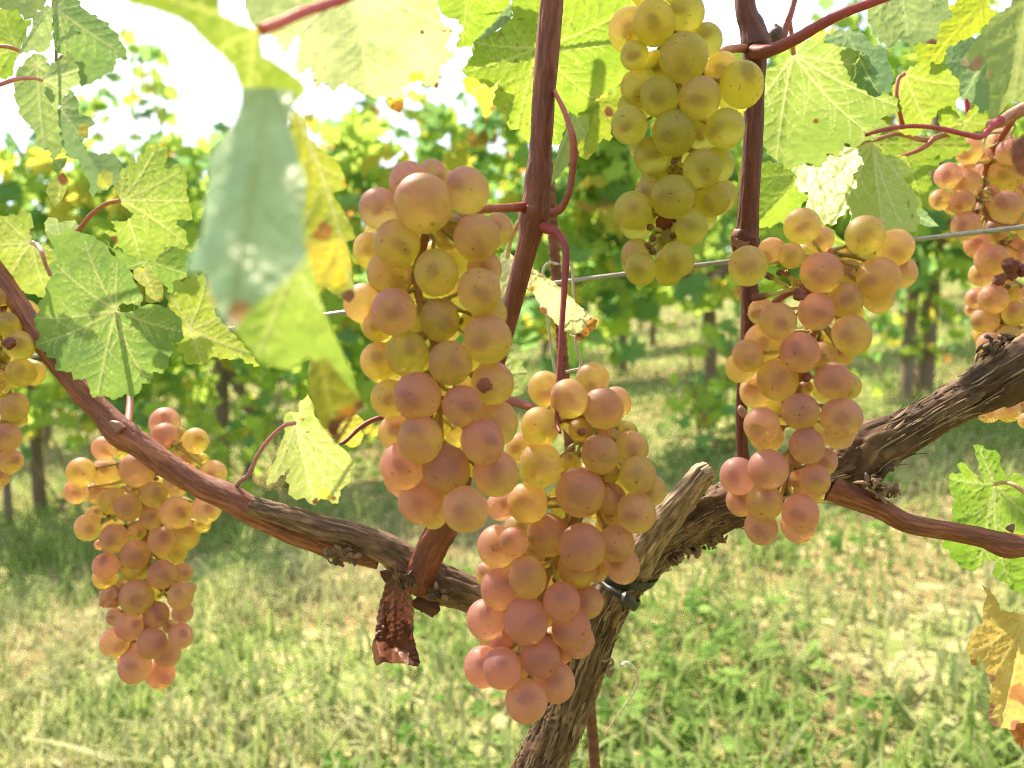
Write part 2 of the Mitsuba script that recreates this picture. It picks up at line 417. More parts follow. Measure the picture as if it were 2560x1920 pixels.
def bark_tube(name, crop, pts, parent, sides=72, step=.0012, depth_amp=.16, colors=((.075, .045, .028), (.20, .13, .085), (.40, .30, .20)), look='wood_look', fine=22, seed=0, label=None, knots=(), cap=True):
    """pts: (x, y, radius) in the pixels of the crop plus depth in metres: x, y, r, d."""
    A = np.asarray(pts, float)
    s = CROPS[crop][2]
    q = px(crop, A[:, :2])
    P = at(q, A[:, 3])
    R = A[:, 2] * s * A[:, 3] / F_PX
    L = np.linalg.norm(np.diff(P, axis=0), axis=1).sum()
    n = max(4, int(L / step / (len(P) - 1)))
    PR = catmull(np.c_[P, R], n)
    P, R = PR[:, :3], PR[:, 3]
    rng = np.random.default_rng(seed)
    P = P + (meshkit.fbm(np.c_[np.arange(len(P)) * step * 60, np.zeros((len(P), 2)) + seed], 2, seed)[:, None] - .5) * .12 * R[:, None] * rng.normal(0, 1, 3)
    ridge = {}

    def rough(Aa, S):
        # long shreds running along the wood, twisting a little
        tw = Aa + S * 6 + 1.2 * (meshkit.fbm(np.stack([np.cos(Aa) * 1.2, np.sin(Aa) * 1.2, S * 30], -1), 2, seed + 3) - .5)
        u = np.stack([np.cos(tw) * fine / 6, np.sin(tw) * fine / 6, S * 22], -1)
        a = meshkit.fbm(u, 3, seed + 1)
        b = meshkit.noise(np.stack([np.cos(tw) * fine / 2.2, np.sin(tw) * fine / 2.2, S * 60], -1), seed + 2)
        big = meshkit.fbm(np.stack([np.cos(Aa) * 1.4, np.sin(Aa) * 1.4, S * 38], -1), 3, seed + 5)
        r = np.abs(a - .5) * 2
        k = 1 - smoothstep(0.0, .22, r)          # cracks
        ridge['c'] = np.clip(.55 * b + .45 * a * 1.1, 0, 1) * (1 - .85 * k)
        fl = meshkit.fbm(np.stack([np.cos(Aa) * fine / 3, np.sin(Aa) * fine / 3, S * 260], -1), 4, seed + 6)
        plate = smoothstep(.47, .53, meshkit.fbm(np.stack([np.cos(tw) * 2.6, np.sin(tw) * 2.6, S * 55], -1), 3, seed + 7))
        ridge['c'] = np.clip(ridge['c'] * (.62 + .5 * plate) + .5 * (fl - .5), 0, 1)
        m = 1 + depth_amp * ((b - .5) * .35 - k * .5 + (big - .5) * 1.1 + (fl - .5) * .55 + plate * .3)
        for s0, ang, wd, amp in knots:
            m = m + amp * np.exp(-((S - s0 * S.max()) / wd) ** 2 - (2 * np.sin((Aa - ang) / 2)) ** 2 * 1.6)
        return m

    v, f, AS = tube(P, R, sides, rough, cap)
    t = ridge['c'].ravel()
    if cap:
        t = np.r_[t, .5, .5]
    c = np.where(t[:, None] < .5, lerp(colors[0], colors[1], t * 2), lerp(colors[1], colors[2], t * 2 - 1))
    c *= (.75 + .5 * meshkit.fbm(v * 120, 3, seed + 9))[:, None]
    k = put(name, (v, f), look, parent, color=c, label=label)
    return k, P, R


OLD = ((.040, .021, .012), (.125, .070, .040), (.33, .225, .14))
RED = ((.09, .024, .013), (.17, .046, .024), (.23, .075, .042))
RUST = ((.10, .03, .016), (.23, .075, .04), (.31, .125, .07))
_, TP, TR = bark_tube('trunk', 'D', [(930, 3650, 74, .47), (985, 2900, 62, .455), (1050, 2200, 58, .445), (1090, 1880, 57, .44), (1150, 1690, 54, .43), (1198, 1590, 50, .425), (1258, 1440, 47, .42), (1303, 1320, 47, .415), (1365, 1232, 48, .41), (1440, 1160, 48, .405),
                                 (1530, 1105, 44, .402), (1640, 1065, 48, .40)], VINE, seed=11, colors=OLD, knots=((.94, 4.5, .02, .3), (.975, 1.0, .02, .25)), depth_amp=.2)
_, AP, AR = bark_tube('arm', 'D', [(1620, 1070, 44, .40), (1720, 1045, 46, .398), (1830, 1012, 52, .395), (1910, 960, 46, .39), (2000, 905, 43, .385), (2110, 845, 45, .378), (2200, 790, 52, .37),
                               (2330, 720, 50, .365), (2520, 640, 46, .36), (2950, 560, 38, .35), (3500, 540, 28, .345)], VINE, seed=17, colors=((.034, .017, .010), (.095, .052, .030), (.29, .20, .13)), knots=((.155, 4.6, .014, .5), (.34, 1.2, .016, .35)), depth_amp=.17)
bark_tube('arm', 'D', [(542, 1092, 21, .405), (600, 1108, 22, .405), (690, 1138, 26, .405), (770, 1160, 29, .406), (840, 1190, 30, .407), (900, 1232, 42, .41), (960, 1262, 40, .412), (1030, 1290, 38, .415), (1130, 1335, 42, .42), (1240, 1400, 44, .42)],
          VINE, seed=23, colors=((.05, .03, .018), (.17, .10, .06), (.36, .26, .17)), label='greyish old left arm of the vine with a cut end', knots=((.55, 0.5, .014, .3), (.38, 4, .008, .25)))
bark_tube('stub', 'D', [(1372, 1230, 34, .395), (1405, 1168, 33, .39), (1455, 1103, 30, .387), (1512, 1032, 27, .385), (1519, 1024, 26, .385)], VINE, seed=29, colors=((.07, .045, .025), (.26, .18, .11), (.5, .4, .28)), fine=34,
          label='sawn-off pale brown stub of an old spur at the fork')
bark_tube('spur', 'D', [(900, 1262, 40, .405), (915, 1225, 34, .402), (932, 1185, 33, .40), (955, 1140, 34, .395), (990, 1040, 28, .385), (1045, 860, 24, .375), (1100, 680, 21, .37), (1140, 530, 23, .366), (1152, 470, 32, .365), (1158, 440, 30, .365),
                    (1167, 330, 24, .364), (1180, 140, 26, .363), (1193, 0, 25, .362), (1205, -160, 24, .36), (1215, -420, 20, .36)], VINE, seed=31, colors=RED, look='cane_look', depth_amp=.085, fine=26, label='upright red-brown cane left of centre, with a swollen node', knots=((.56, 2.2, .006, .18), (.56, 5.2, .006, .2)))
bark_tube('cane', 'D', [(-160, 420, 17, .43), (-80, 500, 18, .43), (0, 596, 19, .428), (55, 680, 20, .426), (112, 768, 21, .424), (160, 825, 22, .422), (215, 885, 24, .42), (262, 935, 31, .418), (300, 960, 27, .417), (360, 1005, 27, .416),
                    (430, 1045, 27, .415), (500, 1078, 29, .414), (560, 1112, 29, .414), (640, 1150, 27, .416), (720, 1180, 25, .418), (820, 1205, 24, .42)], VINE, seed=37, colors=RUST, look='cane_look', depth_amp=.085, fine=26,
          label='thick reddish brown cane arching down from the left edge', knots=((.44, 1.6, .006, .25),))
bark_tube('cane', 'D', [(1590, -420, 18, .385), (1600, -160, 20, .383), (1610, 0, 21, .38), (1622, 60, 24, .38), (1632, 100, 32, .38), (1630, 130, 25, .38), (1628, 250, 21, .382), (1620, 400, 21, .384), (1613, 490, 24, .386), (1610, 520, 30, .387),
                    (1616, 590, 19, .39), (1620, 640, 19, .39), (1614, 720, 15, .39), (1606, 800, 13, .39), (1602, 900, 12, .392), (1606, 985, 13, .394), (1625, 1040, 17, .398)], VINE, seed=41, colors=((.06, .014, .008), (.12, .03, .016), (.17, .05, .028)), look='cane_look', depth_amp=.085, fine=26,
          label='upright dark red cane right of the green bunch', knots=((.33, 5, .006, .2),))
bark_tube('cane', 'D', [(1800, 1050, 34, .39), (1840, 1072, 27, .386), (1900, 1098, 23, .38), (1960, 1130, 21, .376), (2050, 1147, 20, .372), (2130, 1163, 22, .368), (2180, 1178, 27, .366), (2240, 1180, 20, .364), (2420, 1190, 18, .36), (2900, 1150, 15, .35), (3300, 1050, 12, .34)], VINE, seed=43,
          colors=RUST, look='cane_look', depth_amp=.095, fine=28, label='reddish cane running right below the old arm', knots=((.26, 1.2, .006, .2),))
bark_tube('cane', 3, [(2500, 560, 52, .41), (2300, 630, 46, .43), (2150, 700, 40, .44), (2050, 755, 34, .44), (1900, 785, 24, .437), (1720, 830, 19, .44), (1600, 860, 16, .44), (1440, 822, 14, .44), (1310, 855, 13, .44), (1200, 880, 12, .445)], VINE, seed=47, sides=24,
          colors=((.26, .10, .08), (.42, .2, .15), (.55, .32, .27)), look='cane_look', depth_amp=.08, fine=12, label='thin pinkish cane with red petioles at the upper right')
bark_tube('cane', 1, [(330, -300, 14, .40), (332, -60, 12, .40), (330, 60, 11, .40), (338, 180, 10, .40), (345, 300, 9, .40), (352, 690, 6, .405)], VINE, seed=49, sides=16, colors=((.16, .17, .07), (.3, .32, .14), (.4, .4, .2)), look='cane_look', depth_amp=.05)

# shreds of loose bark standing off the old wood
rng = np.random.default_rng(77)


def shreds(P, R, n, parent, lo=0.0, hi=1.0, dirs=None):
    parts = []
    for k in range(n):
        i = int(rng.uniform(lo, hi) * (len(P) - 14))
        L = int(rng.uniform(10, 44))
        jj = np.clip(np.arange(i, i + L), 0, len(P) - 1)
        t = P[min(i + 3, len(P) - 1)] - P[i]
        t /= np.linalg.norm(t) + 1e-9
        if dirs is None:
            d = rng.normal(0, 1, 3) + [0, -.8, 0]
        else:
            d = np.array(dirs) + rng.normal(0, .35, 3)
        d -= (d @ t) * t
        d /= np.linalg.norm(d)
        s = np.cross(t, d)
        u = np.linspace(0, 1, L)
        lift = R[jj] * (1.02 + rng.uniform(.0, .14) * (2 * u - 1) ** 2 + (rng.uniform(0, .35) * u ** 3 if rng.random() < .4 else 0))
        c = P[jj] + d * lift[:, None]
        wv = (rng.uniform(.0003, .0009) * (np.sin(np.pi * np.clip(u, .06, .97)) ** .5))[:, None] * s
        th = d * .0003
        v = np.stack([c - wv, c + th, c + wv, c - th * .6], 1).reshape(-1, 3)
        a, b = np.meshgrid(np.arange(L - 1), np.arange(4), indexing='ij')
        q = np.stack([a * 4 + b, a * 4 + (b + 1) % 4, (a + 1) * 4 + (b + 1) % 4, (a + 1) * 4 + b], -1).reshape(-1, 4)
        f = np.vstack([q[:, [0, 1, 2]], q[:, [0, 2, 3]]])
        col = lerp([.09, .055, .035], [.42, .31, .21], rng.random()) * rng.uniform(.8, 1.1)
        parts.append((v, f, col * .72))
    m, c = join(parts)
    put('bark_shreds', m, 'wood_look', parent, smooth=False, color=c, kind='stuff')


shreds(TP, TR, 420, VINE + '__trunk')
shreds(AP, AR, 150, VINE + '__arm')


def flakes(crop, spots, depth, parent):
    """Crumbly dead bark hanging from the wood: small bent chips."""
    parts = []
    for (cx, cy, spread, n) in spots:
        for k in range(n):
            c = at(px(crop, (cx + rng.normal(0, spread), cy + rng.normal(0, spread * .6))), depth + rng.normal(0, .004))
            a, b, e = np.linalg.qr(rng.normal(0, 1, (3, 3)))[0]
            l, ww = rng.uniform(.001, .0032), rng.uniform(.0006, .0016)
            P = np.array([c - a * l, c + e * l * .3, c + a * l, c + a * l * 1.5 - e * l * .4])
            v, f, _ = tube(P, [ww * .5, ww, ww * .8, ww * .2], 5)
            parts.append((v, f, lerp([.04, .025, .015], [.22, .14, .09], rng.random())))
    m, c = join(parts)
    put('bark_flakes', m, 'wood_look', parent, smooth=False, color=c, kind='stuff')


flakes(6, [(1370, 1550, 30, 26), (1280, 1490, 26, 20), (2050, 680, 45, 60), (2110, 640, 40, 40)], .375, VINE + '__arm')
flakes(8, [(180, 300, 55, 34), (330, 240, 25, 16), (60, 385, 35, 20)], .40, VINE + '__trunk')
flakes(7, [(160, 360, 50, 20), (560, 510, 40, 50), (740, 580, 30, 40)], .40, VINE + '__arm_001')

# ------------------------------------------------------------------ petioles, tendrils, peduncles


def stalk(name, crop, pts, depth, parent, color, tip=None, taper=1.0, label=None):
    A = np.asarray(pts, float)
    s = CROPS[crop][2]
    d = np.asarray(depth, float) if np.ndim(depth) else np.full(len(A), depth, float)
    if len(d) != len(A):
        d = np.interp(np.linspace(0, 1, len(A)), np.linspace(0, 1, len(d)), d)
    P, R = at(px(crop, A[:, :2]), d), A[:, 2] * s * d / F_PX
    PR = catmull(np.c_[P, R], 10)
    n1 = meshkit.fbm(np.c_[np.arange(len(PR)) * .35, PR[:, :2] * 50], 2, 3)
    v, f, AS = tube(PR[:, :3], PR[:, 3] * (.9 + .25 * n1), 14)
    t = AS[:, 1] / AS[:, 1].max()
    c = lerp(color, tip if tip is not None else color, t) * (.7 + .6 * meshkit.fbm(v * 350, 3, 2))[:, None]
    return put(name, (v, f), 'cane_look', parent, color=c, label=label)


PINK = (.34, .04, .06)
DKRED = (.22, .03, .03)
stalk('tendril', 2, [(1440, 560, 14), (1500, 680, 16), (1550, 830, 20), (1560, 940, 24), (1552, 1050, 21), (1530, 1180, 20), (1480, 1280, 24), (1420, 1310, 26)], [.36, .35, .352, .355, .36], VINE, (.36, .10, .08), (.2, .05, .035), label='curved red tendril beside the upright cane')
stalk('tendril', 'D', [(1170, 490, 12), (1205, 505, 9), (1222, 540, 8), (1219, 620, 7), (1212, 730, 6), (1207, 830, 5.5), (1203, 910, 4.5), (1210, 935, 3.5)], [.362, .345, .325, .312], VINE, DKRED, (.16, .02, .02), label='dark red straight tendril hanging in front of the lower bunch')
stalk('tendril', 7, [(1690, 900, 9), (1705, 965, 12), (1740, 1000, 10), (1785, 990, 9), (1800, 1020, 10), (1770, 1050, 14), (1780, 1090, 15), (1805, 1050, 9)], .41, VINE, (.2, .15, .1), label='curled dry tendril on the trunk')
stalk('tendril', 7, [(1850, 1030, 9), (1885, 1015, 13), (1930, 1050, 12), (1955, 1110, 10), (1930, 1190, 7), (1870, 1280, 5), (1790, 1390, 4), (1750, 1460, 3)], [.47, .5, .55], VINE, (.5, .45, .35), label='pale dry hooked tendril right of the trunk')
stalk('peduncle', 2, [(1250, 1270, 30), (1120, 1280, 27), (1000, 1285, 25), (880, 1330, 24), (790, 1420, 24)], [.363, .33, .31, .305], VINE, DKRED, (.3, .1, .05))
stalk('peduncle', 'C1', [(1780, 560, 48), (1660, 560, 44), (1540, 585, 46), (1420, 660, 44), (1330, 760, 34), (1230, 860, 30)], [.378, .36, .35, .35], VINE, (.22, .05, .03), (.33, .17, .06))
stalk('peduncle', 5, [(1000, 960, 24), (1150, 985, 27), (1240, 1010, 26), (1320, 1040, 24), (1430, 1120, 22)], [.37, .36, .35, .345], VINE, (.25, .04, .04), (.25, .08, .04))
stalk('peduncle', 6, [(500, 470, 22), (650, 400, 20), (760, 330, 20), (860, 290, 24), (880, 360, 22)], [.39, .37, .36, .357], VINE, (.22, .05, .04))
stalk('petiole', 'D', [(1625, 112, 15), (1660, 110, 14), (1720, 84, 12), (1770, 55, 11), (1830, 25, 10), (1910, -4, 9), (2010, -50, 9)], [.375, .36, .35, .34], VINE, (.15, .04, .025), PINK, label='pink leaf stalk rising right from the dark red cane')
stalk('shoot', 'D', [(1665, 105, 12), (1690, 78, 9), (1700, 50, 8), (1712, 15, 6), (1722, -30, 6), (1730, -120, 5)], .385, VINE, (.2, .06, .05), (.3, .08, .08))
stalk('petiole', 3, [(2060, 740, 30), (2010, 780, 22), (1950, 838, 18), (1860, 828, 16), (1700, 790, 14), (1550, 775, 13), (1420, 785, 13), (1320, 805, 12), (1240, 830, 10)], [.43, .42, .41, .41], VINE, PINK, (.36, .06, .1), label='long pink leaf stalk across the leaves at the upper right')
stalk('petiole', 3, [(1660, 850, 18), (1620, 890, 15), (1560, 925, 13), (1440, 968, 10)], .438, VINE, (.42, .12, .12))
stalk('petiole', 2, [(1270, 1330, 14), (1220, 1370, 14), (1180, 1450, 14), (1160, 1520, 14), (1150, 1580, 16)], [.365, .38, .39], VINE, (.45, .12, .14), (.5, .48, .25))
stalk('twig', 6, [(1230, 1480, 30), (1290, 1490, 24), (1340, 1450, 18), (1370, 1405, 20), (1415, 1412, 12)], [.385, .38], VINE, (.07, .045, .03))
stalk('twig', 4, [(2060, 1250, 14), (2110, 1170, 12), (2180, 1060, 8)], .2, VINE, (.16, .07, .035))
stalk('stalk', 5, [(120, 1255, 6), (150, 1240, 13), (190, 1205, 12), (250, 1150, 14), (330, 1105, 15), (420, 1085, 15), (600, 1080, 14)], [.33, .34, .35], VINE, (.17, .04, .03), (.25, .04, .05))
stalk('bud', 'D', [(1612, 532, 18), (1596, 524, 12), (1586, 519, 7), (1580, 510, 3)], .384, VINE, (.2, .09, .06))
stalk('bud', 3, [(600, 300, 40), (650, 250, 44), (690, 200, 40), (682, 150, 8)], .382, VINE, (.06, .03, .02))
stalk('bud', 4, [(745, 1170, 34), (720, 1140, 28), (690, 1125, 18), (672, 1122, 5)], .41, VINE, (.22, .1, .07))
stalk('bud', 6, [(500, 1080, 26), (478, 1050, 24), (470, 1030, 18), (465, 1015, 4)], .388, VINE, (.3, .17, .14))
stalk('bud', 8, [(2120, 200, 24), (2135, 180, 20), (2150, 160, 6)], .36, VINE, (.15, .08, .05))

# ------------------------------------------------------------------ trellis: stake, wire, clip, tie
k = thing('rebar_stake', 'rusty ribbed iron stake standing behind the trunk and upright cane', 'stake')
pa, pb = at(px('D', (1150, -60)), .445), at(px('D', (1288, 1690)), .47)
dirn = (pb - pa) / np.linalg.norm(pb - pa)
tt = (ground_z(0.05, .47) - .1 - pa[2]) / dirn[2]
n = int(np.linalg.norm(dirn * tt) / .0006)
P = pa + dirn * np.linspace(0, tt, n)[:, None]


def ribs(A, S):
    return 1 + .10 * (np.sin(S * 2 * np.pi / .0048 + A * 1.0) > .35) + .10 * (meshkit.fbm(np.stack([np.cos(A) * 2, np.sin(A) * 2, S * 300], -1), 3, 4) - .5)


v, f, AS = tube(P, .0031, 20, ribs)
c = lerp([.055, .025, .016], [.24, .095, .05], meshkit.fbm(v * 260, 3, 6))
put('rod', (v, f), 'wood_look', k, color=c)


def wire_color(p, n, uv):
    return mikit.mix((.20, .19, .18), (.42, .41, .39), mikit.fbm(p.x * 300, p.y * 900, p.z * 900, 3))


scene['wire_look'] = {'type': 'twosided', 'bsdf': {'type': 'principled', 'base_color': mikit.proc(wire_color), 'metallic': .55, 'roughness': .45}}
W = np.array([(-420, 828, .56), (80, 768, .53), (690, 682, .47), (1240, 606, .435), (1560, 567, .415), (1980, 517, .39), (2212, 490, .375), (2620, 440, .35)])
P = catmull(at(px('D', W[:, :2]), W[:, 2]), 12)
v, f, AS = tube(P, np.linspace(.00125, .00125, len(P)), 12)
put('trellis_wire', (v, f), 'wire_look', label='grey steel trellis wire running behind the bunches across the whole picture', cat='wire')
loop = [(1420, 140), (1392, 150), (1372, 190), (1372, 240), (1398, 470), (1425, 680), (1438, 770), (1450, 812), (1468, 808), (1475, 770)]
loop2 = [(1528, 150), (1545, 150), (1552, 190), (1556, 300), (1566, 560), (1580, 680), (1602, 755), (1592, 792), (1560, 800), (1510, 812)]
parts = []
for lp, dd in ((loop, .432), (loop2, .43)):
    P = catmull(at(px(5, lp), np.full(len(lp), dd)), 8)
    v, f, AS = tube(P, .0008, 8)
    parts.append((v, f, np.array([.4, .36, .28])))
P = catmull(at(px(5, [(1420, 140), (1470, 150), (1528, 150)]), np.array([.432, .452, .43])), 6)
v, f, AS = tube(P, .0008, 8)
parts.append((v, f, np.array([.4, .36, .28])))
m, c = join(parts)
put('wire_clip', m, 'cane_look', color=c, label='bent wire clip holding the trellis wire to the rusty stake', cat='clip')
# black tie round the trunk just below the fork
ci = int(np.argmin(np.linalg.norm(TP - at(px('D', (1345, 1264)), .413), axis=1)))
cc, ax = TP[ci], TP[ci + 6] - TP[ci - 6]
ax /= np.linalg.norm(ax)
a = np.cross(ax, [0, 1, 0]); a /= np.linalg.norm(a)
b = np.cross(ax, a)
th = np.linspace(0, 2 * np.pi, 65)
parts = []
for off, tilt in ((0, .35), (.006, -.5)):
    ring = cc + ax * off + (TR[ci] * 1.14) * (np.cos(th)[:, None] * a + np.sin(th)[:, None] * b) + ax * (np.cos(th) * TR[ci] * tilt)[:, None]
    q = []
    for o1, o2 in ((-.0024, 0), (-.0024, .0013), (.0024, .0013), (.0024, 0)):
        q.append(ring + ax * o1 + (ring - cc) / np.linalg.norm(ring - cc, axis=1, keepdims=True) * o2)
    v = np.stack(q, 1).reshape(-1, 3)
    ii, jj = np.meshgrid(np.arange(64), np.arange(4), indexing='ij')
    qq = np.stack([ii * 4 + jj, ii * 4 + (jj + 1) % 4, (ii + 1) * 4 + (jj + 1) % 4, (ii + 1) * 4 + jj], -1).reshape(-1, 4)
    parts.append((v, np.vstack([qq[:, [0, 1, 2]], qq[:, [0, 2, 3]]]), np.zeros(3)))
P = catmull(at(px(7, [(1700, 490), (1780, 560), (1860, 610), (1915, 640)]), np.array([.405, .395, .392, .394])), 6)
v, f, AS = tube(P, [.0012] * 6 + [.0018] * 6 + [.0035] * 6 + [.003], 8)
parts.append((v, f, np.zeros(3)))
m, c = join(parts)
put('plant_tie', m, 'tie_look', smooth=40, label='black rubber tie strapped round the trunk below the fork', cat='plant tie')

# ------------------------------------------------------------------ leaves of the near vine
GREEN = dict(c0=(.13, .25, .05), c1=(.21, .34, .065), vein=(.36, .46, .15))
LIME = dict(c0=(.23, .37, .035), c1=(.33, .46, .05), vein=(.46, .54, .14))
BLUE = dict(c0=(.14, .25, .12), c1=(.21, .33, .155), vein=(.33, .44, .21))  # bluish cast of reflected sky put into the leaf colour
PALE = dict(c0=(.25, .35, .13), c1=(.34, .44, .16), vein=(.45, .53, .24))
YELL = dict(c0=(.50, .48, .04), c1=(.60, .57, .09), vein=(.66, .62, .22))
DEAD = dict(c0=(.075, .026, .016), c1=(.17, .068, .042), vein=(.10, .04, .025))
CREAM = dict(c0=(.40, .42, .19), c1=(.58, .57, .31), vein=(.66, .62, .38))
DRYY = dict(c0=(.50, .35, .08), c1=(.64, .50, .16), vein=(.62, .5, .2))
BROWN, ORANGE, YEL = (.16, .07, .03), (.40, .19, .04), (.60, .52, .07)
LEAF_N = [0]


def toothed(P, amp, rng):
    out = []
    n = len(P)
    area = .5 * sum(P[i][0] * P[(i + 1) % n][1] - P[(i + 1) % n][0] * P[i][1] for i in range(n))
    sg = 1 if area > 0 else -1
    for i in range(n):
        a, b = P[i], P[(i + 1) % n]
        d = b - a
        L = np.hypot(*d)
        out.append(a)
        k = int(L / 26)
        if k >= 1 and amp > 0:
            nrm = sg * np.array([d[1], -d[0]]) / L
            for j in range(k):
                t0 = (j + .55 + rng.uniform(-.15, .15)) / (k + .4)
                out.append(a + d * t0 + nrm * amp * rng.uniform(.5, 1.3))
                t1 = min(t0 + .22 / (k + .4), .97)
                out.append(a + d * t1 - nrm * amp * rng.uniform(.1, .5))
    return np.array(out)


def leaf(crop, outline, J, M, d, pal, tu=0.0, tv=0.0, fold=0.0, cup=0.0, wave=.0012, spots=(), veins=None, parent=VINE, label=None, name='leaf', teeth=5, spacing=.00085, specks=.3, flip=False, petiole=None, bump=.7, cl=None, extra=None, vw=1.0):
    """One leaf blade. outline, J (where the stalk joins), M (tip of the midrib) in crop pixels; d the depth at J in metres; tu, tv: how much deeper per metre along and across
    the midrib; fold: how far the halves bend back from the midrib; cup: curl along it; spots: (x, y, radius, colour) of withered patches."""
    LEAF_N[0] += 1
    rng = np.random.default_rng(100 + LEAF_N[0])
    O, J, M = px(crop, outline), px(crop, J), px(crop, M)
    O = toothed(O, teeth, rng)
    # every edge point as one dense ring
    ring = []
    sp = spacing * F_PX / d
    for i in range(len(O)):
        a, b = O[i], O[(i + 1) % len(O)]
        k = max(1, int(np.hypot(*(b - a)) / (sp * 1.1)))
        ring.append(a + (b - a) * (np.arange(k) / k)[:, None])
    ring = np.vstack(ring)
    ring = ring + np.stack([meshkit.noise(np.c_[ring * .22, np.zeros(len(ring))], s) - .5 for s in (1, 2)], 1) * 2.2
    poly = shapely.Polygon(ring).buffer(0)
    if poly.geom_type != 'Polygon':
        poly = max(poly.geoms, key=lambda g: g.area)
    x0, y0, x1, y1 = poly.bounds
    hx, hy = np.meshgrid(np.arange(x0, x1, sp), np.arange(y0, y1, sp * .866))
    hx = hx + (np.arange(hx.shape[0]) % 2)[:, None] * sp * .5
    g = np.stack([hx.ravel(), hy.ravel()], 1)
    inner = poly.buffer(-sp * .45)
    g = g[shapely.contains_xy(inner, g[:, 0], g[:, 1])]
    rim = np.asarray(poly.exterior.coords)[:-1]
    q = np.vstack([g, rim])
    tri = Delaunay(q).simplices
    cen = q[tri].mean(1)
    tri = tri[shapely.contains_xy(poly, cen[:, 0], cen[:, 1])]
    # veins
    mm = d / F_PX                                     # metres per pixel
    ax = (M - J) / np.hypot(*(M - J))
    Lm = np.hypot(*(M - J))
    lines = []
    if veins is None:
        tips = []
        for ang, fr in ((0, 1), (48, .95), (-48, .95), (100, .9), (-100, .9), (150, .7), (-150, .7)):
            r = math.radians(ang + rng.uniform(-6, 6))
            dr_ = np.array([ax[0] * math.cos(r) - ax[1] * math.sin(r), ax[0] * math.sin(r) + ax[1] * math.cos(r)])
            ln = shapely.LineString([J, J + dr_ * Lm * 1.6]).intersection(poly)
            ln = max(ln.geoms, key=lambda z: z.length) if hasattr(ln, 'geoms') and len(ln.geoms) else ln
            L = ln.length if not ln.is_empty else 0
            if L > 12:
                tips.append(J + dr_ * L * .97)
        tips = tips or [M]
    else:
        tips = [t for t in px(crop, veins)]
    segs = []                                         # (polyline, half width in m)

    def curve(a, b, bend, n=9):
        t = np.linspace(0, 1, n)[:, None]
        dd = b - a
        return a + dd * t + np.array([-dd[1], dd[0]]) * bend * (4 * t * (1 - t)) * .25

    for ti, tip in enumerate(tips):
        side = np.sign(np.cross(ax, tip - J)) if ti else 0
        ml = curve(J, tip, -side * .14 + rng.normal(0, .05), 14)
        segs.append((ml, .00055 if ti == 0 else .00045, .9))
        Lt = np.hypot(*(tip - J))
        for s_ in (1, -1):
            for t in np.arange(.15, .93, .15 if Lt * mm > .03 else .24):
                t = t + rng.uniform(-.03, .03)
                base = ml[min(int(t * 13), 13)]
                dl = (tip - J) / Lt
                r = s_ * math.radians(rng.uniform(40, 58))
                dd = np.array([dl[0] * math.cos(r) - dl[1] * math.sin(r), dl[0] * math.sin(r) + dl[1] * math.cos(r)])
                sl = Lt * (.42 * (1 - t) + .12) * rng.uniform(.8, 1.1)
                sc = curve(base, base + dd * sl, -s_ * rng.uniform(.1, .35), 7)
                segs.append((sc, .00024, .62))
                for u in (.35, .62):
                    b2 = sc[int(u * 6)]
                    r2 = rng.choice([-1, 1]) * math.radians(rng.uniform(45, 70))
                    d2 = np.array([dd[0] * math.cos(r2) - dd[1] * math.sin(r2), dd[0] * math.sin(r2) + dd[1] * math.cos(r2)])
                    segs.append((curve(b2, b2 + d2 * sl * .4, rng.uniform(-.3, .3), 4), .00015, .30))
    vein = np.zeros(len(q))
    ridge = np.zeros(len(q))
    allp, allw, alls = [], [], []
    for ln, wd, st in segs:
        n = max(2, int(np.hypot(*np.diff(ln, axis=0).T).sum() / 1.5))
        t = np.linspace(0, 1, n)
        pts = np.stack([np.interp(t, np.linspace(0, 1, len(ln)), ln[:, j]) for j in (0, 1)], 1)
        allp.append(pts); allw.append(wd * vw * (1.25 - .75 * t)); alls.append(np.full(n, st))
    allp, allw, alls = np.vstack(allp), np.concatenate(allw), np.concatenate(alls)
    tree = cKDTree(allp)
    dist, idx = tree.query(q, k=6)
    strength = (1 - smoothstep(.6, 1.7, dist * mm / allw[idx])) * alls[idx]
    vein = strength.max(1)
    ridge = (np.exp(-(dist * mm / .0016) ** 2) * alls[idx]).max(1)
    cells = rng.uniform([x0, y0], [x1, y1], (max(8, int((x1 - x0) * (y1 - y0) * mm * mm / .0030 ** 2)), 2))
    dc, _ = cKDTree(cells).query(q, k=2)
    net = 1 - smoothstep(0, .0006, (dc[:, 1] - dc[:, 0]) * mm)
    # shape
    rel = (q - J) * mm
    u, v = rel @ ax, rel @ np.array([-ax[1], ax[0]])
    Ls = Lm * mm
    dep = d + tu * u + tv * v + fold * np.abs(v) + cup * u * np.abs(u) / Ls
    dep += wave * 6 * (meshkit.fbm(np.c_[q * mm / .030, np.full(len(q), LEAF_N[0] * 3.1)], 2, 2) - .5)
    dep += bump * (.0011 * ridge - .0009 * (1 - net) * .5 + .0012 * (meshkit.fbm(np.c_[q * mm / .009, np.full(len(q), LEAF_N[0])], 2, 5) - .5))
    if extra is not None:
        dep += extra(u / Ls, v / Ls)
    P = at(q, dep)
    # colours
    n1 = meshkit.fbm(np.c_[q * mm / .022, np.full(len(q), LEAF_N[0] * 1.7)], 3, 8)
    n2 = meshkit.fbm(np.c_[q * mm / .004, np.full(len(q), LEAF_N[0] * .7)], 2, 9)
    col = lerp(pal['c0'], pal['c1'], np.clip(.5 + 2.2 * (n1 - .5) + .9 * (n2 - .5), 0, 1))
    if cl is not None:
        col *= np.asarray(cl)
    col = col + (np.asarray(pal['vein']) - col) * np.clip(1.0 * vein + .09 * net, 0, 1)[:, None]
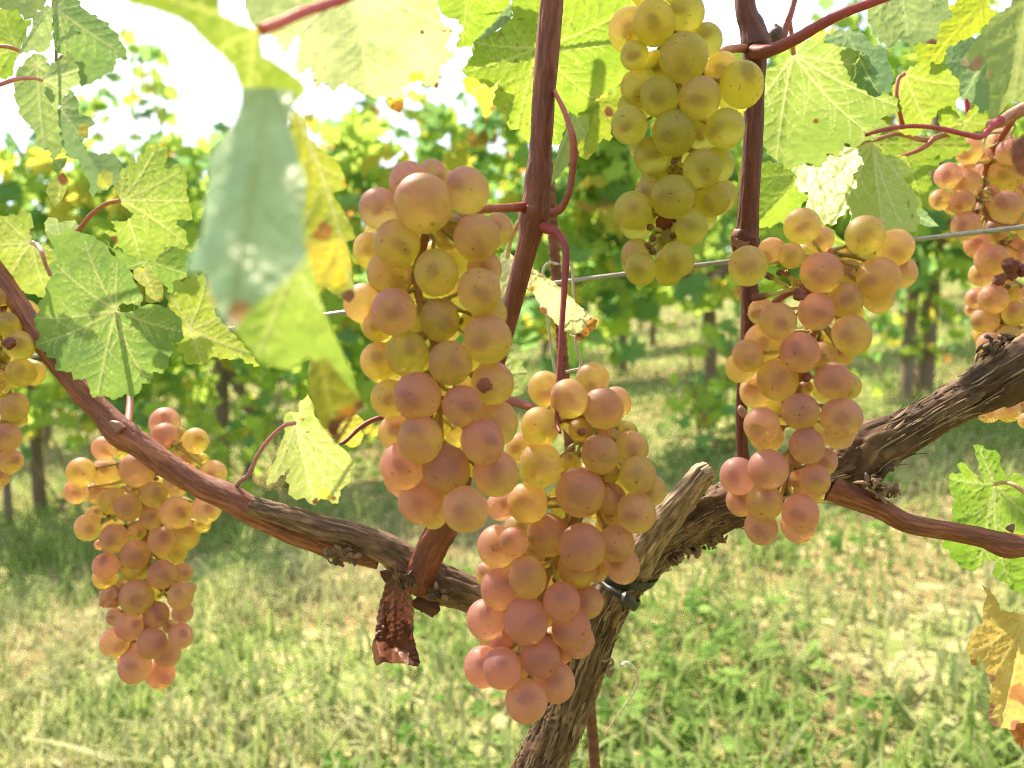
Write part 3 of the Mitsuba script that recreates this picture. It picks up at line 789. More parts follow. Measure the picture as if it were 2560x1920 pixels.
    n3 = meshkit.fbm(np.c_[q * mm / .008, np.full(len(q), LEAF_N[0] * .9)], 2, 12)
    for sx, sy, sr, sc in spots:
        pc = px(crop, (sx, sy))
        r = np.hypot(*(q - pc).T) / (sr * CROPS[crop][2])
        wgt = 1 - smoothstep(.72, 1.05, r + 1.1 * (n2 - .5) + 1.7 * (n3 - .5))
        col = col + (np.asarray(sc) * (.75 + .5 * n2)[:, None] - col) * wgt[:, None]
    sp_ = meshkit.noise(np.c_[q * mm / .0016, np.full(len(q), LEAF_N[0] * 5.3)], 3)
    zone = smoothstep(.48, .66, meshkit.noise(np.c_[q * mm / .012, np.full(len(q), LEAF_N[0] * 2.3)], 4))
    k = smoothstep(.84, .90, sp_) * zone * specks
    col = col + (np.array([.17, .08, .03]) - col) * np.clip(k * 2, 0, .9)[:, None]
    kname = put(name, (P, tri), 'leaf_look', parent, color=np.clip(col, 0, .95), label=label)
    if petiole is not None:
        pc, pts, pd, c0, c1 = petiole
        stalk('petiole', pc, pts, pd, kname, c0, c1)
    return kname


# the big folded leaf close to the lens
leaf(1, [(720, -60), (800, 20), (950, 55), (1100, 110), (1180, 160), (1260, 250), (1380, 350), (1440, 420), (1490, 560), (1560, 610), (1700, 620), (1790, 655), (1885, 550), (1850, 500), (1700, 390), (1610, 340), (1600, 260), (1590, 190), (1450, 140), (1350, 80), (1340, -60)],
     (1590, 180), (1000, -40), .165, dict(c0=(.16, .26, .03), c1=(.25, .33, .045), vein=(.410, .476, .123)), tv=-.4, fold=.4, teeth=2, label='blurred twisted green leaf close to the camera, upper part', wave=.002,
     petiole=(1, [(1600, 185, 34), (1720, 140, 32), (1850, 80, 30), (2000, 30, 28), (2200, -40, 26)], [.165, .18, .2], (.45, .08, .06), PINK))
leaf('D', [(523, 190), (520, 228), (506, 267), (457, 327), (453, 370), (443, 440), (436, 510), (411, 548), (405, 590), (440, 585), (455, 640), (480, 690), (505, 712), (540, 668), (600, 622), (662, 560), (655, 480), (662, 400), (642, 330), (625, 270), (640, 200), (590, 190)],
     (575, 195), (500, 690), .158, BLUE, tu=-1.3, tv=.3, fold=.12, cup=.4, extra=lambda u, v: .17 * np.maximum(v, 0) ** 2 + .0009 * np.sin(15 * u + 8 * v), teeth=1, label='blurred blue-green hanging blade of the twisted leaf close to the camera', spots=[(508, 695, 20, BROWN), (520, 675, 26, (.42, .22, .06))], wave=.0022, bump=1.2, vw=2.2, cl=(2.1, 1.85, 2.3))  # cl lightens the whole blade: its pale sky sheen painted into the colour
leaf('D', [(448, 590), (450, 650), (490, 690), (520, 730), (560, 780), (600, 795), (625, 800), (665, 770), (682, 780), (706, 770), (735, 812), (772, 856), (760, 810), (738, 755), (715, 710), (690, 640), (665, 545), (600, 580), (540, 600)],
     (640, 570), (560, 780), .172, dict(c0=(.182, .308, .042), c1=(.266, .385, .063), vein=(.377, .451, .148)), tu=.1, tv=-.2, fold=.2, teeth=2, label='blurred bright green lower fold of the leaf close to the camera', spots=[(470, 640, 40, (.5, .42, .1))])
leaf('D', [(672, 770), (667, 835), (675, 877), (690, 912), (712, 938), (722, 952), (740, 912), (786, 880), (775, 850), (736, 805), (704, 745)], (690, 770), (722, 945), .20, dict(c0=(.13, .155, .016), c1=(.19, .20, .022), vein=(.26, .28, .05)), fold=.3, teeth=2,
     label='dark green leaf tip with brown withered edge', spots=[(752, 898, 20, (.26, .12, .02)), (735, 928, 24, (.09, .04, .02)), (782, 878, 16, (.12, .05, .02))])
leaf('D', [(630, 235), (660, 258), (667, 300), (690, 320), (730, 350), (752, 405), (717, 418), (745, 460), (770, 515), (747, 522), (757, 560), (766, 640), (756, 655), (730, 640), (700, 620), (690, 635), (660, 590), (640, 540), (630, 450), (620, 330)],
     (640, 240), (755, 640), .235, dict(c0=(.336, .400, .042), c1=(.420, .447, .056), vein=(.451, .476, .180)), tu=-.1, fold=.35, teeth=2, label='yellowing curled leaf left of the large bunch',
     spots=[(720, 560, 60, YEL), (700, 500, 26, ORANGE), (750, 400, 12, ORANGE), (757, 640, 16, BROWN), (735, 600, 26, (.7, .55, .05)), (690, 580, 40, YEL)])
# leaves along the top
leaf('D', [(515, -60), (540, 40), (560, 66), (600, 82), (613, 112), (645, 75), (650, 90), (640, 160), (673, 145), (683, 190), (700, 176), (717, 195), (744, 179), (772, 197), (804, 211), (832, 207), (876, 214), (868, 190), (907, 172), (944, 192), (951, 141), (983, 123), (962, 98), (978, 67), (951, 46), (930, -60)],
     (760, -60), (800, 210), .33, dict(c0=(.322, .416, .154), c1=(.62, .68, .32), vein=(.574, .590, .344)), tu=.25, fold=.75, label='pale sunlit leaf with ragged spotted edge at the top left', spots=[(900, 170, 16, YEL), (912, 70, 10, BROWN), (945, 185, 6, BROWN)], specks=.6)
leaf('D', [(833, 205), (872, 210), (870, 232), (862, 244), (853, 238), (843, 236)], (850, 200), (862, 242), .36, YELL, spots=[(860, 235, 14, ORANGE)], teeth=1, label='small orange-brown leaf tip below the pale sunlit leaf')
leaf(2, [(700, -120), (720, 0), (740, 80), (790, 110), (850, 120), (880, 180), (835, 270), (840, 290), (920, 290), (960, 240), (1060, 190), (1170, 110), (1160, 30), (1200, -120)], (950, -150), (860, 280), .40, LIME, tu=.4, fold=.2, label='yellow-green veined leaf at the top, left of the upright cane', vw=.8)
leaf(2, [(960, 245), (1000, 205), (1080, 130), (1130, 60), (1170, 20), (1182, 95), (1150, 140), (1080, 190), (1010, 240)], (1170, 20), (965, 243), .385, BLUE, fold=.6, tu=-.2, teeth=2)
leaf(2, [(1180, -150), (1180, 110), (1090, 190), (960, 240), (930, 300), (940, 340), (870, 430), (900, 470), (960, 480), (1040, 540), (1110, 490), (1060, 620), (1100, 690), (1140, 700), (1145, 760), (1170, 800), (1230, 790), (1250, 850), (1280, 880), (1310, 860), (1430, 890), (1470, 890), (1520, 720), (1600, 710), (1650, 700), (1720, 660), (1690, 610), (1800, 540), (1830, 530), (1895, 430), (1900, 350), (1950, 240), (1960, 100), (2000, 0), (2000, -150)],
     (1340, 290), (1230, 830), .395, LIME, tu=.35, fold=.18, label='large bright yellow-green leaf behind the upright cane', veins=[(1200, 830), (900, 440), (960, 260), (1780, 270), (1950, 20), (1720, 640), (1460, 880)], spots=[(1745, 655, 30, BROWN)], teeth=4, petiole=(2, [(1340, 290, 16), (1400, 250, 16), (1430, 120, 16), (1440, 0, 16)], [.395, .375, .37], (.4, .2, .1), (.4, .1, .1)))
leaf(2, [(880, 480), (895, 570), (950, 590), (1000, 680), (1018, 748), (1060, 690), (1085, 640), (1140, 500), (1000, 440)], (1100, 480), (1018, 740), .41, YELL, tu=.4, label='yellow leaf lobe below the large bright leaf', spots=[(1022, 738, 18, BROWN), (1062, 670, 14, ORANGE)], teeth=3, specks=.6)
leaf(2, [(1560, 640), (1590, 960), (1640, 985), (1680, 940), (1740, 850), (1780, 870), (1790, 800), (1865, 600), (1845, 530), (1770, 600), (1650, 640)], (1680, 620), (1650, 970), .41, dict(c0=(.280, .370, .035), c1=(.350, .424, .049), vein=(.205, .246, .041)), tu=.1, fold=.3, label='spotted yellow-green leaf left of the green bunch', spots=[(1770, 680, 36, BROWN), (1660, 960, 20, YEL)], specks=1.0)
leaf(2, [(1530, 680), (1515, 800), (1470, 900), (1435, 1050), (1408, 1155), (1450, 1105), (1520, 1015), (1575, 900), (1655, 800), (1640, 700), (1580, 720)], (1570, 690), (1412, 1150), .385, PALE, fold=.7, label='narrow folded pale leaf beside the red tendril', teeth=2)
leaf(2, [(880, -60), (1860, -60), (2300, -60), (2350, 60), (2310, 200), (2270, 120), (2240, 60)], (2200, -60), (2310, 190), .42, PALE, label='pale leaf edge at the top behind the green bunch', teeth=4)
# upper right
leaf(3, [(870, 180), (860, 250), (930, 250), (1100, 290), (1220, 320), (1280, 400), (1200, 460), (1270, 510), (1330, 560), (1430, 600), (1465, 670), (1330, 730), (1390, 770), (1310, 850), (1220, 870), (1190, 905), (1110, 880), (1070, 965), (1000, 940), (970, 1030), (880, 1000), (840, 1010), (770, 1045), (700, 990), (660, 960), (600, 890), (500, 840), (460, 700), (520, 560), (620, 440), (720, 380), (770, 330), (780, 250)],
     (795, 330), (735, 1010), .40, dict(c0=(.210, .323, .059), c1=(.294, .400, .084), vein=(.492, .541, .246)), tu=.3, tv=-.15, fold=.16, cup=-.1, label='large green veined leaf right of the dark red cane', veins=[(690, 990), (1310, 850), (1440, 650), (1260, 400), (520, 700), (880, 230)], spots=[(930, 745, 16, BROWN)],
     petiole=(3, [(795, 330, 15), (788, 250, 13), (780, 180, 12), (765, 90, 12)], [.40, .39, .385], (.45, .25, .15), PINK))
leaf(3, [(980, 230), (1060, 185), (1200, 190), (1290, 280), (1370, 300), (1380, 380), (1410, 450), (1400, 560), (1300, 600), (1150, 500), (1080, 380)], (1120, 200), (1350, 560), .412, BLUE, fold=.3, label='blue-green leaf behind the large veined leaf')
leaf(3, [(1250, -60), (1250, 90), (1280, 200), (1380, 300), (1450, 240), (1510, 280), (1580, 260), (1670, 275), (1700, 130), (1765, 120), (1750, 20), (1730, -60)], (1450, -120), (1500, 280), .38, PALE, tu=-.2, fold=.2, label='pale green leaf hanging from the top at the right', spots=[(1640, 265, 36, BROWN)])
leaf(3, [(1640, 60), (1700, 130), (1850, -60), (1990, -40), (2010, 60), (2050, 70), (1950, 180), (1840, 260), (1740, 290), (1720, 370), (1640, 410), (1560, 390), (1540, 300), (1580, 240)], (1960, 20), (1600, 400), .42, tu=.3, pal=dict(c0=(.322, .431, .028), c1=(.406, .477, .042), vein=(.295, .344, .041)), fold=.1, label='glowing yellow-green leaf at the upper right')
leaf(3, [(1730, 310), (1800, 270), (1890, 225), (1990, 300), (2060, 450), (2040, 600), (1960, 700), (1910, 640), (1820, 590), (1810, 480), (1740, 420)], (1990, 330), (1850, 560), .41, BLUE, fold=.25, label='blue-green leaf between glowing leaf and right edge')
leaf(3, [(2150, -60), (2130, 40), (2010, 110), (1980, 160), (1890, 290), (1820, 380), (1900, 440), (1950, 430), (1990, 370), (1980, 450), (2000, 530), (1995, 680), (2010, 740), (2060, 700), (2130, 620), (2300, 640), (2300, -60)], (2240, -60), (2060, 690), .27, dict(c0=(.210, .308, .084), c1=(.294, .385, .112), vein=(.410, .443, .180)), tv=.2, fold=.35, tu=-.1,
     label='drooping green leaf with brown margin at the top right corner', spots=[(1900, 410, 50, (.3, .2, .1)), (1850, 375, 34, (.5, .42, .25)), (2000, 450, 26, (.4, .3, .12))], teeth=3)
leaf(3, [(1450, 460), (1560, 390), (1720, 390), (1820, 500), (1820, 590), (1790, 620), (1800, 680), (1680, 680), (1640, 760), (1560, 830), (1480, 830), (1420, 700), (1400, 560)], (1480, 455), (1640, 740), .425, tu=.3, pal=dict(c0=(.266, .385, .042), c1=(.336, .439, .056), vein=(.459, .492, .164)), fold=.1, label='lime green leaf above the pinkish cane',
     petiole=(3, [(1470, 790, 15), (1455, 720, 12), (1430, 600, 11), (1440, 490, 12), (1480, 452, 12)], [.43, .425, .425], PINK, (.5, .2, .15)))
leaf(3, [(1680, 690), (1740, 650), (1800, 690), (1830, 760), (1860, 700), (1910, 650), (1990, 700), (1980, 780), (1880, 830), (1780, 850), (1700, 780)], (1860, 760), (1740, 670), .432, LIME, label='small lime leaf behind the cane near the right bunch', petiole=(3, [(1875, 770, 17), (1868, 680, 15), (1862, 600, 14), (1868, 540, 12)], .44, PINK, PINK))
leaf(3, [(1275, 870), (1180, 900), (1100, 900), (1050, 960), (980, 960), (960, 1030), (810, 1010), (780, 1050), (820, 1080), (800, 1110), (830, 1180), (890, 1180), (870, 1270), (960, 1350), (1030, 1390), (1080, 1330), (1140, 1280), (1160, 1420), (1260, 1440), (1380, 1415), (1450, 1420), (1540, 1430), (1570, 1370), (1550, 1280), (1580, 1245), (1530, 1170), (1470, 1090), (1550, 1060), (1480, 1000), (1440, 970), (1340, 950)],
     (1278, 868), (1345, 1400), .415, dict(c0=(.280, .400, .056), c1=(.364, .462, .091), vein=(.508, .541, .246)), tu=-1.0, fold=1.0, label='folded bright leaf with a white sheen above the right bunch', veins=[(1345, 1410), (980, 1150), (1040, 1380), (820, 1050), (1500, 1150), (1480, 1420)], wave=.0015)
leaf(3, [(1440, 960), (1600, 1000), (1690, 950), (1690, 1030), (1620, 1060), (1650, 1130), (1620, 1250), (1560, 1300), (1480, 1200)], (1480, 950), (1610, 1250), .425, LIME, fold=.2, label='lime leaf edge beside the folded bright leaf')
leaf(3, [(1540, 1250), (1600, 1290), (1650, 1350), (1690, 1390), (1640, 1395), (1560, 1370), (1480, 1380), (1500, 1300)], (1500, 1300), (1690, 1390), .455, BLUE, tu=.2, teeth=2, label='pointed blue-green leaf tip above the wire')
leaf(3, [(480, 960), (610, 1000), (700, 1000), (790, 1050), (800, 1130), (880, 1200), (840, 1280), (760, 1350), (680, 1380), (610, 1400), (500, 1380), (450, 1150)], (860, 1060), (600, 1340), .45, LIME, fold=.5, label='lime leaf behind the dark red cane above the wire')
leaf(3, [(1200, 850), (1320, 830), (1420, 870), (1560, 830), (1800, 830), (1900, 900), (1700, 1000), (1560, 1010), (1440, 960), (1300, 940)], (1300, 880), (1850, 900), .445, dict(c0=(.196, .323, .035), c1=(.280, .385, .049), vein=(.369, .426, .131)), fold=.2, label='green leaf half hidden behind the pinkish cane')
leaf(3, [(700, 1300), (900, 1330), (1010, 1400), (1100, 1480), (1250, 1500), (1100, 1570), (900, 1520), (760, 1440)], (720, 1330), (1200, 1520), .48, LIME, fold=.2, label='lime leaf glimpsed above the right bunch')
# upper left
leaf(1, [(0, -60), (-80, 20), (0, 50), (40, 60), (110, 60), (150, 125), (210, 110), (230, 60), (275, 70), (285, -60)], (140, -160), (150, 120), .33, dict(c0=(.182, .269, .084), c1=(.252, .339, .105), vein=(.361, .410, .180)), label='grey-green leaf in the top left corner', tu=-.3)
leaf(1, [(-160, 60), (0, 55), (100, 45), (150, 125), (195, 120), (165, 200), (130, 290), (120, 330), (90, 380), (80, 440), (40, 490), (0, 480), (-160, 440)], (115, 310), (-120, 200), .40, LIME, tv=.3, fold=.2, label='bright yellow-green leaf at the left edge near the top', petiole=(1, [(-80, 280, 13), (0, 284, 12), (60, 290, 12), (118, 312, 12)], [.38, .39, .395], (.45, .12, .12), (.5, .2, .15)))
leaf(1, [(200, 110), (290, 30), (330, 60), (322, 150), (312, 280), (270, 320), (180, 310), (120, 335), (140, 260), (200, 170)], (315, 40), (135, 320), .395, PALE, fold=.5, label='pale folded leaf near the top left', tu=-.2)
leaf(1, [(330, -80), (420, -60), (520, 60), (560, 90), (640, 130), (700, 190), (760, 280), (787, 362), (710, 360), (700, 430), (640, 460), (580, 500), (500, 530), (480, 400), (430, 340), (360, 330), (330, 240), (320, 100)], (350, 60), (740, 340), .395, dict(c0=(.154, .277, .084), c1=(.224, .354, .091), vein=(.394, .459, .197)), tv=-.3, fold=.3, label='broad green leaf at the top left against the white sky')
leaf(1, [(350, 250), (420, 200), (452, 140), (462, 190), (510, 195), (440, 225), (375, 262), (352, 300)], (350, 290), (500, 195), .385, PALE, fold=.5, teeth=2, spots=[(490, 197, 24, BROWN)])
leaf(1, [(370, 340), (500, 320), (520, 370), (510, 420), (540, 490), (490, 520), (430, 540), (380, 620), (350, 690), (290, 600), (260, 500), (300, 420)], (268, 492), (500, 420), .39, PALE, fold=.35, tu=.2, label='pale bent leaf with brown tip at the upper left', spots=[(530, 490, 22, ORANGE), (360, 350, 24, BROWN)],
     petiole=(1, [(-60, 535, 12), (0, 520, 12), (100, 487, 12), (200, 480, 11), (265, 494, 10)], [.38, .385, .39], (.42, .1, .16), (.5, .25, .2)))
leaf(1, [(100, 440), (200, 330), (260, 335), (310, 400), (270, 490), (290, 600), (350, 680), (390, 830), (390, 900), (330, 985), (300, 920), (230, 900), (210, 800), (150, 740), (100, 630), (85, 520)], (230, 400), (320, 960), .405, dict(c0=(.182, .293, .098), c1=(.280, .385, .112), vein=(.410, .459, .213)), fold=.35, label='long hanging grey-green leaf at the upper left')
leaf(1, [(355, 700), (380, 620), (430, 550), (470, 600), (490, 700), (550, 715), (590, 760), (540, 790), (545, 830), (500, 880), (560, 950), (690, 940), (740, 990), (735, 1100), (660, 1170), (600, 1170), (570, 1220), (540, 1100), (480, 980), (430, 970), (390, 900)], (365, 650), (640, 1120), .395, dict(c0=(.154, .262, .105), c1=(.238, .354, .140), vein=(.377, .443, .230)), fold=.7, tv=-.2, label='crumpled blue-green leaf at the upper left', spots=[(520, 800, 40, (.35, .33, .06)), (640, 1120, 60, (.42, .46, .08))])
leaf(1, [(330, 980), (410, 970), (400, 1020), (350, 1065), (308, 1030)], (330, 980), (380, 1040), .39, GREEN, fold=.8, teeth=1)
leaf(1, [(390, 1060), (425, 1110), (400, 1190), (340, 1275), (280, 1180), (300, 1120)], (392, 1062), (338, 1265), .40, dict(c0=(.252, .323, .056), c1=(.315, .385, .070), vein=(.410, .410, .164)), fold=.3, teeth=2, spots=[(385, 1085, 40, BROWN)], label='small curled leaf with a dark scorched top')
leaf(1, [(720, 1190), (690, 1110), (740, 1050), (750, 1030), (785, 1030), (790, 980), (840, 1000), (845, 950), (890, 940), (900, 890), (935, 910), (940, 885), (990, 905), (1025, 905), (1030, 960), (1000, 1030), (1040, 1040), (1110, 990), (1105, 1050), (1140, 1070), (1150, 1200), (1185, 1350), (1090, 1350), (1085, 1380), (1130, 1410), (1160, 1500), (1130, 1530), (1060, 1510), (1010, 1520), (950, 1610), (890, 1600), (800, 1570), (720, 1510), (690, 1540), (710, 1480), (630, 1420), (720, 1420), (680, 1360), (780, 1360), (820, 1310), (760, 1270)],
     (737, 1232), (1170, 1240), .42, dict(c0=(.238, .354, .056), c1=(.322, .424, .070), vein=(.476, .517, .197)), tu=.15, fold=.15, veins=[(1170, 1235), (960, 900), (1120, 1040), (1140, 1500), (860, 1580), (770, 1020)], label='lime green five-lobed leaf left of the blurred leaf', teeth=3, spots=[(700, 1480, 30, BROWN)],
     petiole=(1, [(470, 1430, 14), (500, 1395, 14), (560, 1320, 14), (650, 1255, 13), (737, 1232, 12)], [.43, .425, .42], (.36, .1, .07), (.42, .16, .1)))
leaf(4, [(640, 0), (700, 60), (800, 80), (900, 110), (1010, 40), (1100, 30), (1172, 75), (1150, 230), (1090, 250), (1060, 330), (1000, 270), (930, 200), (880, 165), (800, 185), (740, 130)], (900, 130), (1130, 200), .44, GREEN, fold=.25, label='green leaf behind the blurred leaf, below the lime leaf')
leaf(4, [(820, 180), (900, 168), (960, 210), (1000, 280), (1000, 370), (930, 392), (900, 380), (890, 290), (820, 235)], (870, 175), (980, 375), .425, dict(c0=(.322, .385, .070), c1=(.406, .447, .112), vein=(.492, .492, .246)), fold=.7, teeth=2, spots=[(990, 370, 30, ORANGE), (870, 178, 26, YEL)], label='small curled yellow leaf above the left green leaf')
leaf(4, [(-140, -140), (0, -150), (60, -145), (115, -155), (130, -190), (190, -165), (205, -105), (180, -35), (210, 25), (280, 25), (340, 70), (345, 120), (310, 190), (285, 355), (180, 330), (120, 300), (60, 200), (0, 165), (-140, 150)], (200, 20), (-120, 60), .435, dict(c0=(.266, .370, .056), c1=(.336, .424, .077), vein=(.492, .525, .213)), fold=.15, label='yellow-green leaf at the left edge above the cane', petiole=(4, [(200, 18, 14), (230, 35, 13), (258, 80, 12), (280, 150, 12), (312, 216, 13)], [.435, .42, .43], (.5, .3, .25), (.42, .2, .2)))
leaf(4, [(270, -105), (300, -140), (350, -135), (362, -105), (400, -115), (460, -125), (490, -75), (430, -20), (330, 0), (280, -40)], (370, 0), (350, -130), .44, PALE, label='small pale leaf above the left green leaf', teeth=2)
leaf(4, [(285, -25), (390, -40), (410, -70), (460, -55), (540, -35), (620, 5), (650, 25), (690, 95), (760, 140), (800, 190), (830, 260), (880, 340), (860, 410), (810, 400), (735, 400), (730, 432), (790, 435), (840, 420), (900, 395), (960, 395), (1050, 430), (1115, 485), (1120, 560), (1130, 600), (1100, 630), (1050, 630), (1065, 690), (1040, 720), (1035, 760), (1005, 820), (940, 810), (925, 885), (870, 880), (870, 915), (820, 970), (770, 945), (705, 985), (640, 955), (570, 970), (545, 900), (530, 850), (450, 860), (440, 810), (340, 800), (345, 730), (285, 720), (285, 690), (215, 660), (245, 580), (205, 490), (245, 430), (230, 400), (285, 330), (275, 305), (320, 210), (300, 150), (345, 120), (345, 60)],
     (716, 428), (620, 945), .395, dict(c0=(.147, .269, .070), c1=(.231, .362, .070), vein=(.426, .476, .197)), tu=.28, tv=.22, fold=.12, veins=[(600, 950), (235, 640), (230, 480), (350, 150), (520, 0), (720, 150), (870, 350), (1110, 560), (900, 860)], teeth=3, label='broad green leaf in front of the left cane', wave=.0016,
     petiole=(4, [(716, 428, 14), (735, 560, 15), (790, 800, 17), (800, 960, 19), (785, 1140, 22)], [.397, .45, .452, .44, .418], (.4, .2, .12), (.36, .12, .1)))
leaf(4, [(1020, 345), (1070, 320), (1060, 260), (1080, 240), (1130, 260), (1180, 220), (1250, 205), (1270, 250), (1330, 470), (1430, 570), (1600, 772), (1520, 760), (1470, 720), (1440, 735), (1300, 720), (1240, 770), (1190, 760), (1160, 770), (1130, 750), (1130, 700), (1090, 690), (1080, 620), (1130, 590), (1110, 500), (1050, 430)], (1160, 550), (1580, 760), .41, dict(c0=(.294, .400, .049), c1=(.378, .462, .070), vein=(.508, .525, .213)), fold=.2, label='yellow-green leaf between the broad green leaf and the blurred leaf', specks=.8)
leaf(4, [(1890, 950), (1925, 1000), (1935, 1085), (1990, 1150), (2060, 1240), (2130, 1300), (2160, 1340), (2185, 1380), (2150, 1420), (2155, 1480), (2090, 1540), (2080, 1620), (1970, 1590), (1940, 1630), (1900, 1620), (1870, 1580), (1820, 1600), (1770, 1560), (1780, 1500), (1750, 1480), (1790, 1400), (1760, 1410), (1700, 1480), (1640, 1512), (1650, 1420), (1700, 1330), (1750, 1180), (1740, 1100), (1760, 1060), (1840, 1055), (1830, 1010)],
     (1815, 1122), (1930, 1610), .40, dict(c0=(.336, .431, .112), c1=(.420, .493, .140), vein=(.541, .558, .279)), fold=.7, tv=.1, tu=.35, veins=[(1930, 1610), (1660, 1490), (2150, 1440), (1880, 970), (2080, 1590)], spots=[(2000, 1570, 60, YEL), (1940, 1600, 22, BROWN), (2050, 1590, 24, BROWN)], specks=1.0, teeth=3, label='small folded sunlit leaf left of the large bunch',
     petiole=(4, [(1430, 1535, 16), (1480, 1480, 14), (1530, 1440, 15), (1580, 1330, 12), (1650, 1230, 12), (1740, 1145, 12), (1815, 1122, 11)], [.415, .41, .40], (.26, .14, .12), (.42, .14, .18)))
leaf('D', [(772, 895), (786, 908), (779, 930), (786, 940), (779, 958), (765, 967), (737, 958), (705, 935), (715, 895)], (715, 900), (770, 960), .38, YELL, teeth=2, label='pale yellow leaf edge behind the dark leaf tip')
# middle and right
leaf(5, [(1110, 80), (1150, 60), (1190, 100), (1300, 170), (1420, 250), (1520, 330), (1600, 410), (1640, 460), (1705, 492), (1690, 540), (1650, 580), (1590, 628), (1560, 590), (1500, 560), (1470, 530), (1390, 450), (1350, 450), (1350, 390), (1300, 310), (1270, 290), (1150, 330), (1112, 365), (1100, 250)], (1150, 90), (1680, 500), .395, CREAM, fold=1.1, tu=.05, teeth=3, wave=.003, bump=2.5, extra=lambda u, v: .03 * np.maximum(np.abs(v) - .08, 0) ** 1.2 - .012 * np.sin(5 * u),
     label='curled cream dry leaf with brown crisp edge behind the cane', spots=[(1680, 510, 45, ORANGE), (1600, 600, 45, BROWN), (1650, 560, 40, ORANGE), (1360, 440, 30, BROWN), (1300, 300, 24, ORANGE)], specks=.8)
leaf(5, [(1100, 735), (1180, 728), (1250, 745), (1240, 770), (1277, 810), (1250, 850), (1230, 890), (1250, 940), (1210, 962), (1130, 940), (1060, 850)], (1080, 830), (1260, 820), .40, dict(c0=(.238, .354, .084), c1=(.336, .431, .140), vein=(.541, .574, .344)), teeth=2, label='small pale toothed leaf between the two centre bunches')
leaf(6, [(1900, 1258), (1960, 1260), (1980, 1290), (2040, 1290), (2070, 1330), (2060, 1380), (2090, 1420), (2110, 1470), (2150, 1430), (2260, 1470), (2420, 1560), (2440, 1800), (2400, 2050), (2300, 2180), (2140, 2155), (2100, 2105), (2020, 2065), (2040, 1975), (1990, 1965), (1960, 1985), (1910, 2035), (1840, 2015), (1760, 1955), (1750, 1905), (1710, 1895), (1720, 1825), (1780, 1695), (1765, 1620), (1790, 1590), (1760, 1560), (1750, 1440), (1830, 1430), (1800, 1380), (1830, 1362), (1900, 1430), (1970, 1500)],
     (2035, 1500), (1950, 2010), .385, dict(c0=(.189, .354, .038), c1=(.266, .424, .052), vein=(.443, .525, .213)), tu=.05, fold=.06, veins=[(1940, 2010), (1770, 1470), (1940, 1270), (2130, 2120), (2380, 1800)], label='bright green leaf at the right edge behind the red cane', teeth=3, petiole=(6, [(2035, 1500, 13), (2090, 1490, 13), (2150, 1505, 14), (2230, 1560, 16), (2330, 1640, 18)], [.385, .375, .37], (.5, .4, .2), (.45, .2, .18)))
leaf(8, [(1945, 530), (1980, 550), (2030, 600), (2060, 650), (2062, 692), (2212, 712), (2400, 760), (2440, 1000), (2380, 1300), (2290, 1400), (2212, 1420), (2150, 1425), (2020, 1400), (1990, 1350), (2000, 1250), (2012, 1150), (1990, 1080), (1960, 1010), (1925, 975), (1930, 1030), (1890, 1025), (1860, 930), (1880, 850), (1920, 800), (1960, 770), (1960, 690), (1985, 590)],
     (2225, 720), (2060, 1390), .36, DRYY, fold=.55, tu=.05, veins=[(2060, 1390), (1890, 960), (1950, 560), (1990, 1150), (2380, 1200)], teeth=2, label='withered yellow leaf with brown curled base at the lower right edge', wave=.0022, specks=1.0,
     spots=[(2040, 1370, 70, (.36, .2, .13)), (2000, 1290, 40, (.3, .16, .1)), (2180, 1200, 70, (.42, .2, .08)), (1905, 1015, 28, ORANGE), (2000, 1110, 30, (.35, .18, .12)), (2160, 1390, 70, (.4, .2, .13))])
leaf(8, [(2120, 1410), (2150, 1480), (2205, 1540), (2290, 1480), (2320, 1380), (2212, 1380)], (2220, 1390), (2200, 1535), .365, dict(c0=(.34, .12, .03), c1=(.5, .22, .05), vein=(.328, .131, .041)), fold=.6, teeth=2, label='rusty brown curled scrap under the withered yellow leaf')
leaf(3, [(2140, 880), (2130, 960), (2160, 1050), (2212, 1090), (2330, 1100), (2360, 860), (2212, 820)], (2300, 950), (2140, 1010), .20, DEAD, fold=.3, teeth=1, label='blurred brown withered leaf at the right edge over the right bunch')
leaf(7, [(430, 470), (500, 488), (560, 600), (578, 680), (572, 850), (600, 950), (617, 1010), (600, 1040), (540, 1022), (480, 1015), (390, 1010), (345, 1032), (318, 930), (340, 830), (360, 680), (390, 570)], (465, 470), (470, 1010), .40, DEAD, fold=.7, teeth=2, wave=.008, bump=3.0, extra=lambda u, v: .022 * np.abs(np.sin(7 * v + 2 * u)) + .02 * np.maximum(np.abs(v) - .14, 0) * 6 - .03 * np.maximum(u - .75, 0) * 3, label='shrivelled brown dead leaf hanging below the left arm', petiole=(7, [(470, 400, 8), (468, 450, 9), (490, 520, 7), (530, 620, 5)], .395, (.12, .05, .03), (.14, .06, .04)))
leaf(7, [(365, 450), (405, 440), (447, 455), (435, 500), (405, 525), (385, 500)], (440, 470), (370, 455), .398, DEAD, fold=.6, teeth=1, label='crumpled scrap of dead brown leaf at the left arm')
leaf(7, [(560, 640), (610, 590), (650, 575), (700, 558), (725, 610), (740, 690), (690, 737), (640, 705), (580, 680)], (570, 645), (735, 690), .40, DEAD, fold=.7, teeth=2, label='small folded dead brown leaf right of the shrivelled one')

# ------------------------------------------------------------------ the bunches
ICO = trimesh.creation.icosphere(subdivisions=3)
IV, IF = np.array(ICO.vertices), np.array(ICO.faces)
PIP = trimesh.creation.icosphere(subdivisions=1)
PV, PF = np.array(PIP.vertices), np.array(PIP.faces)


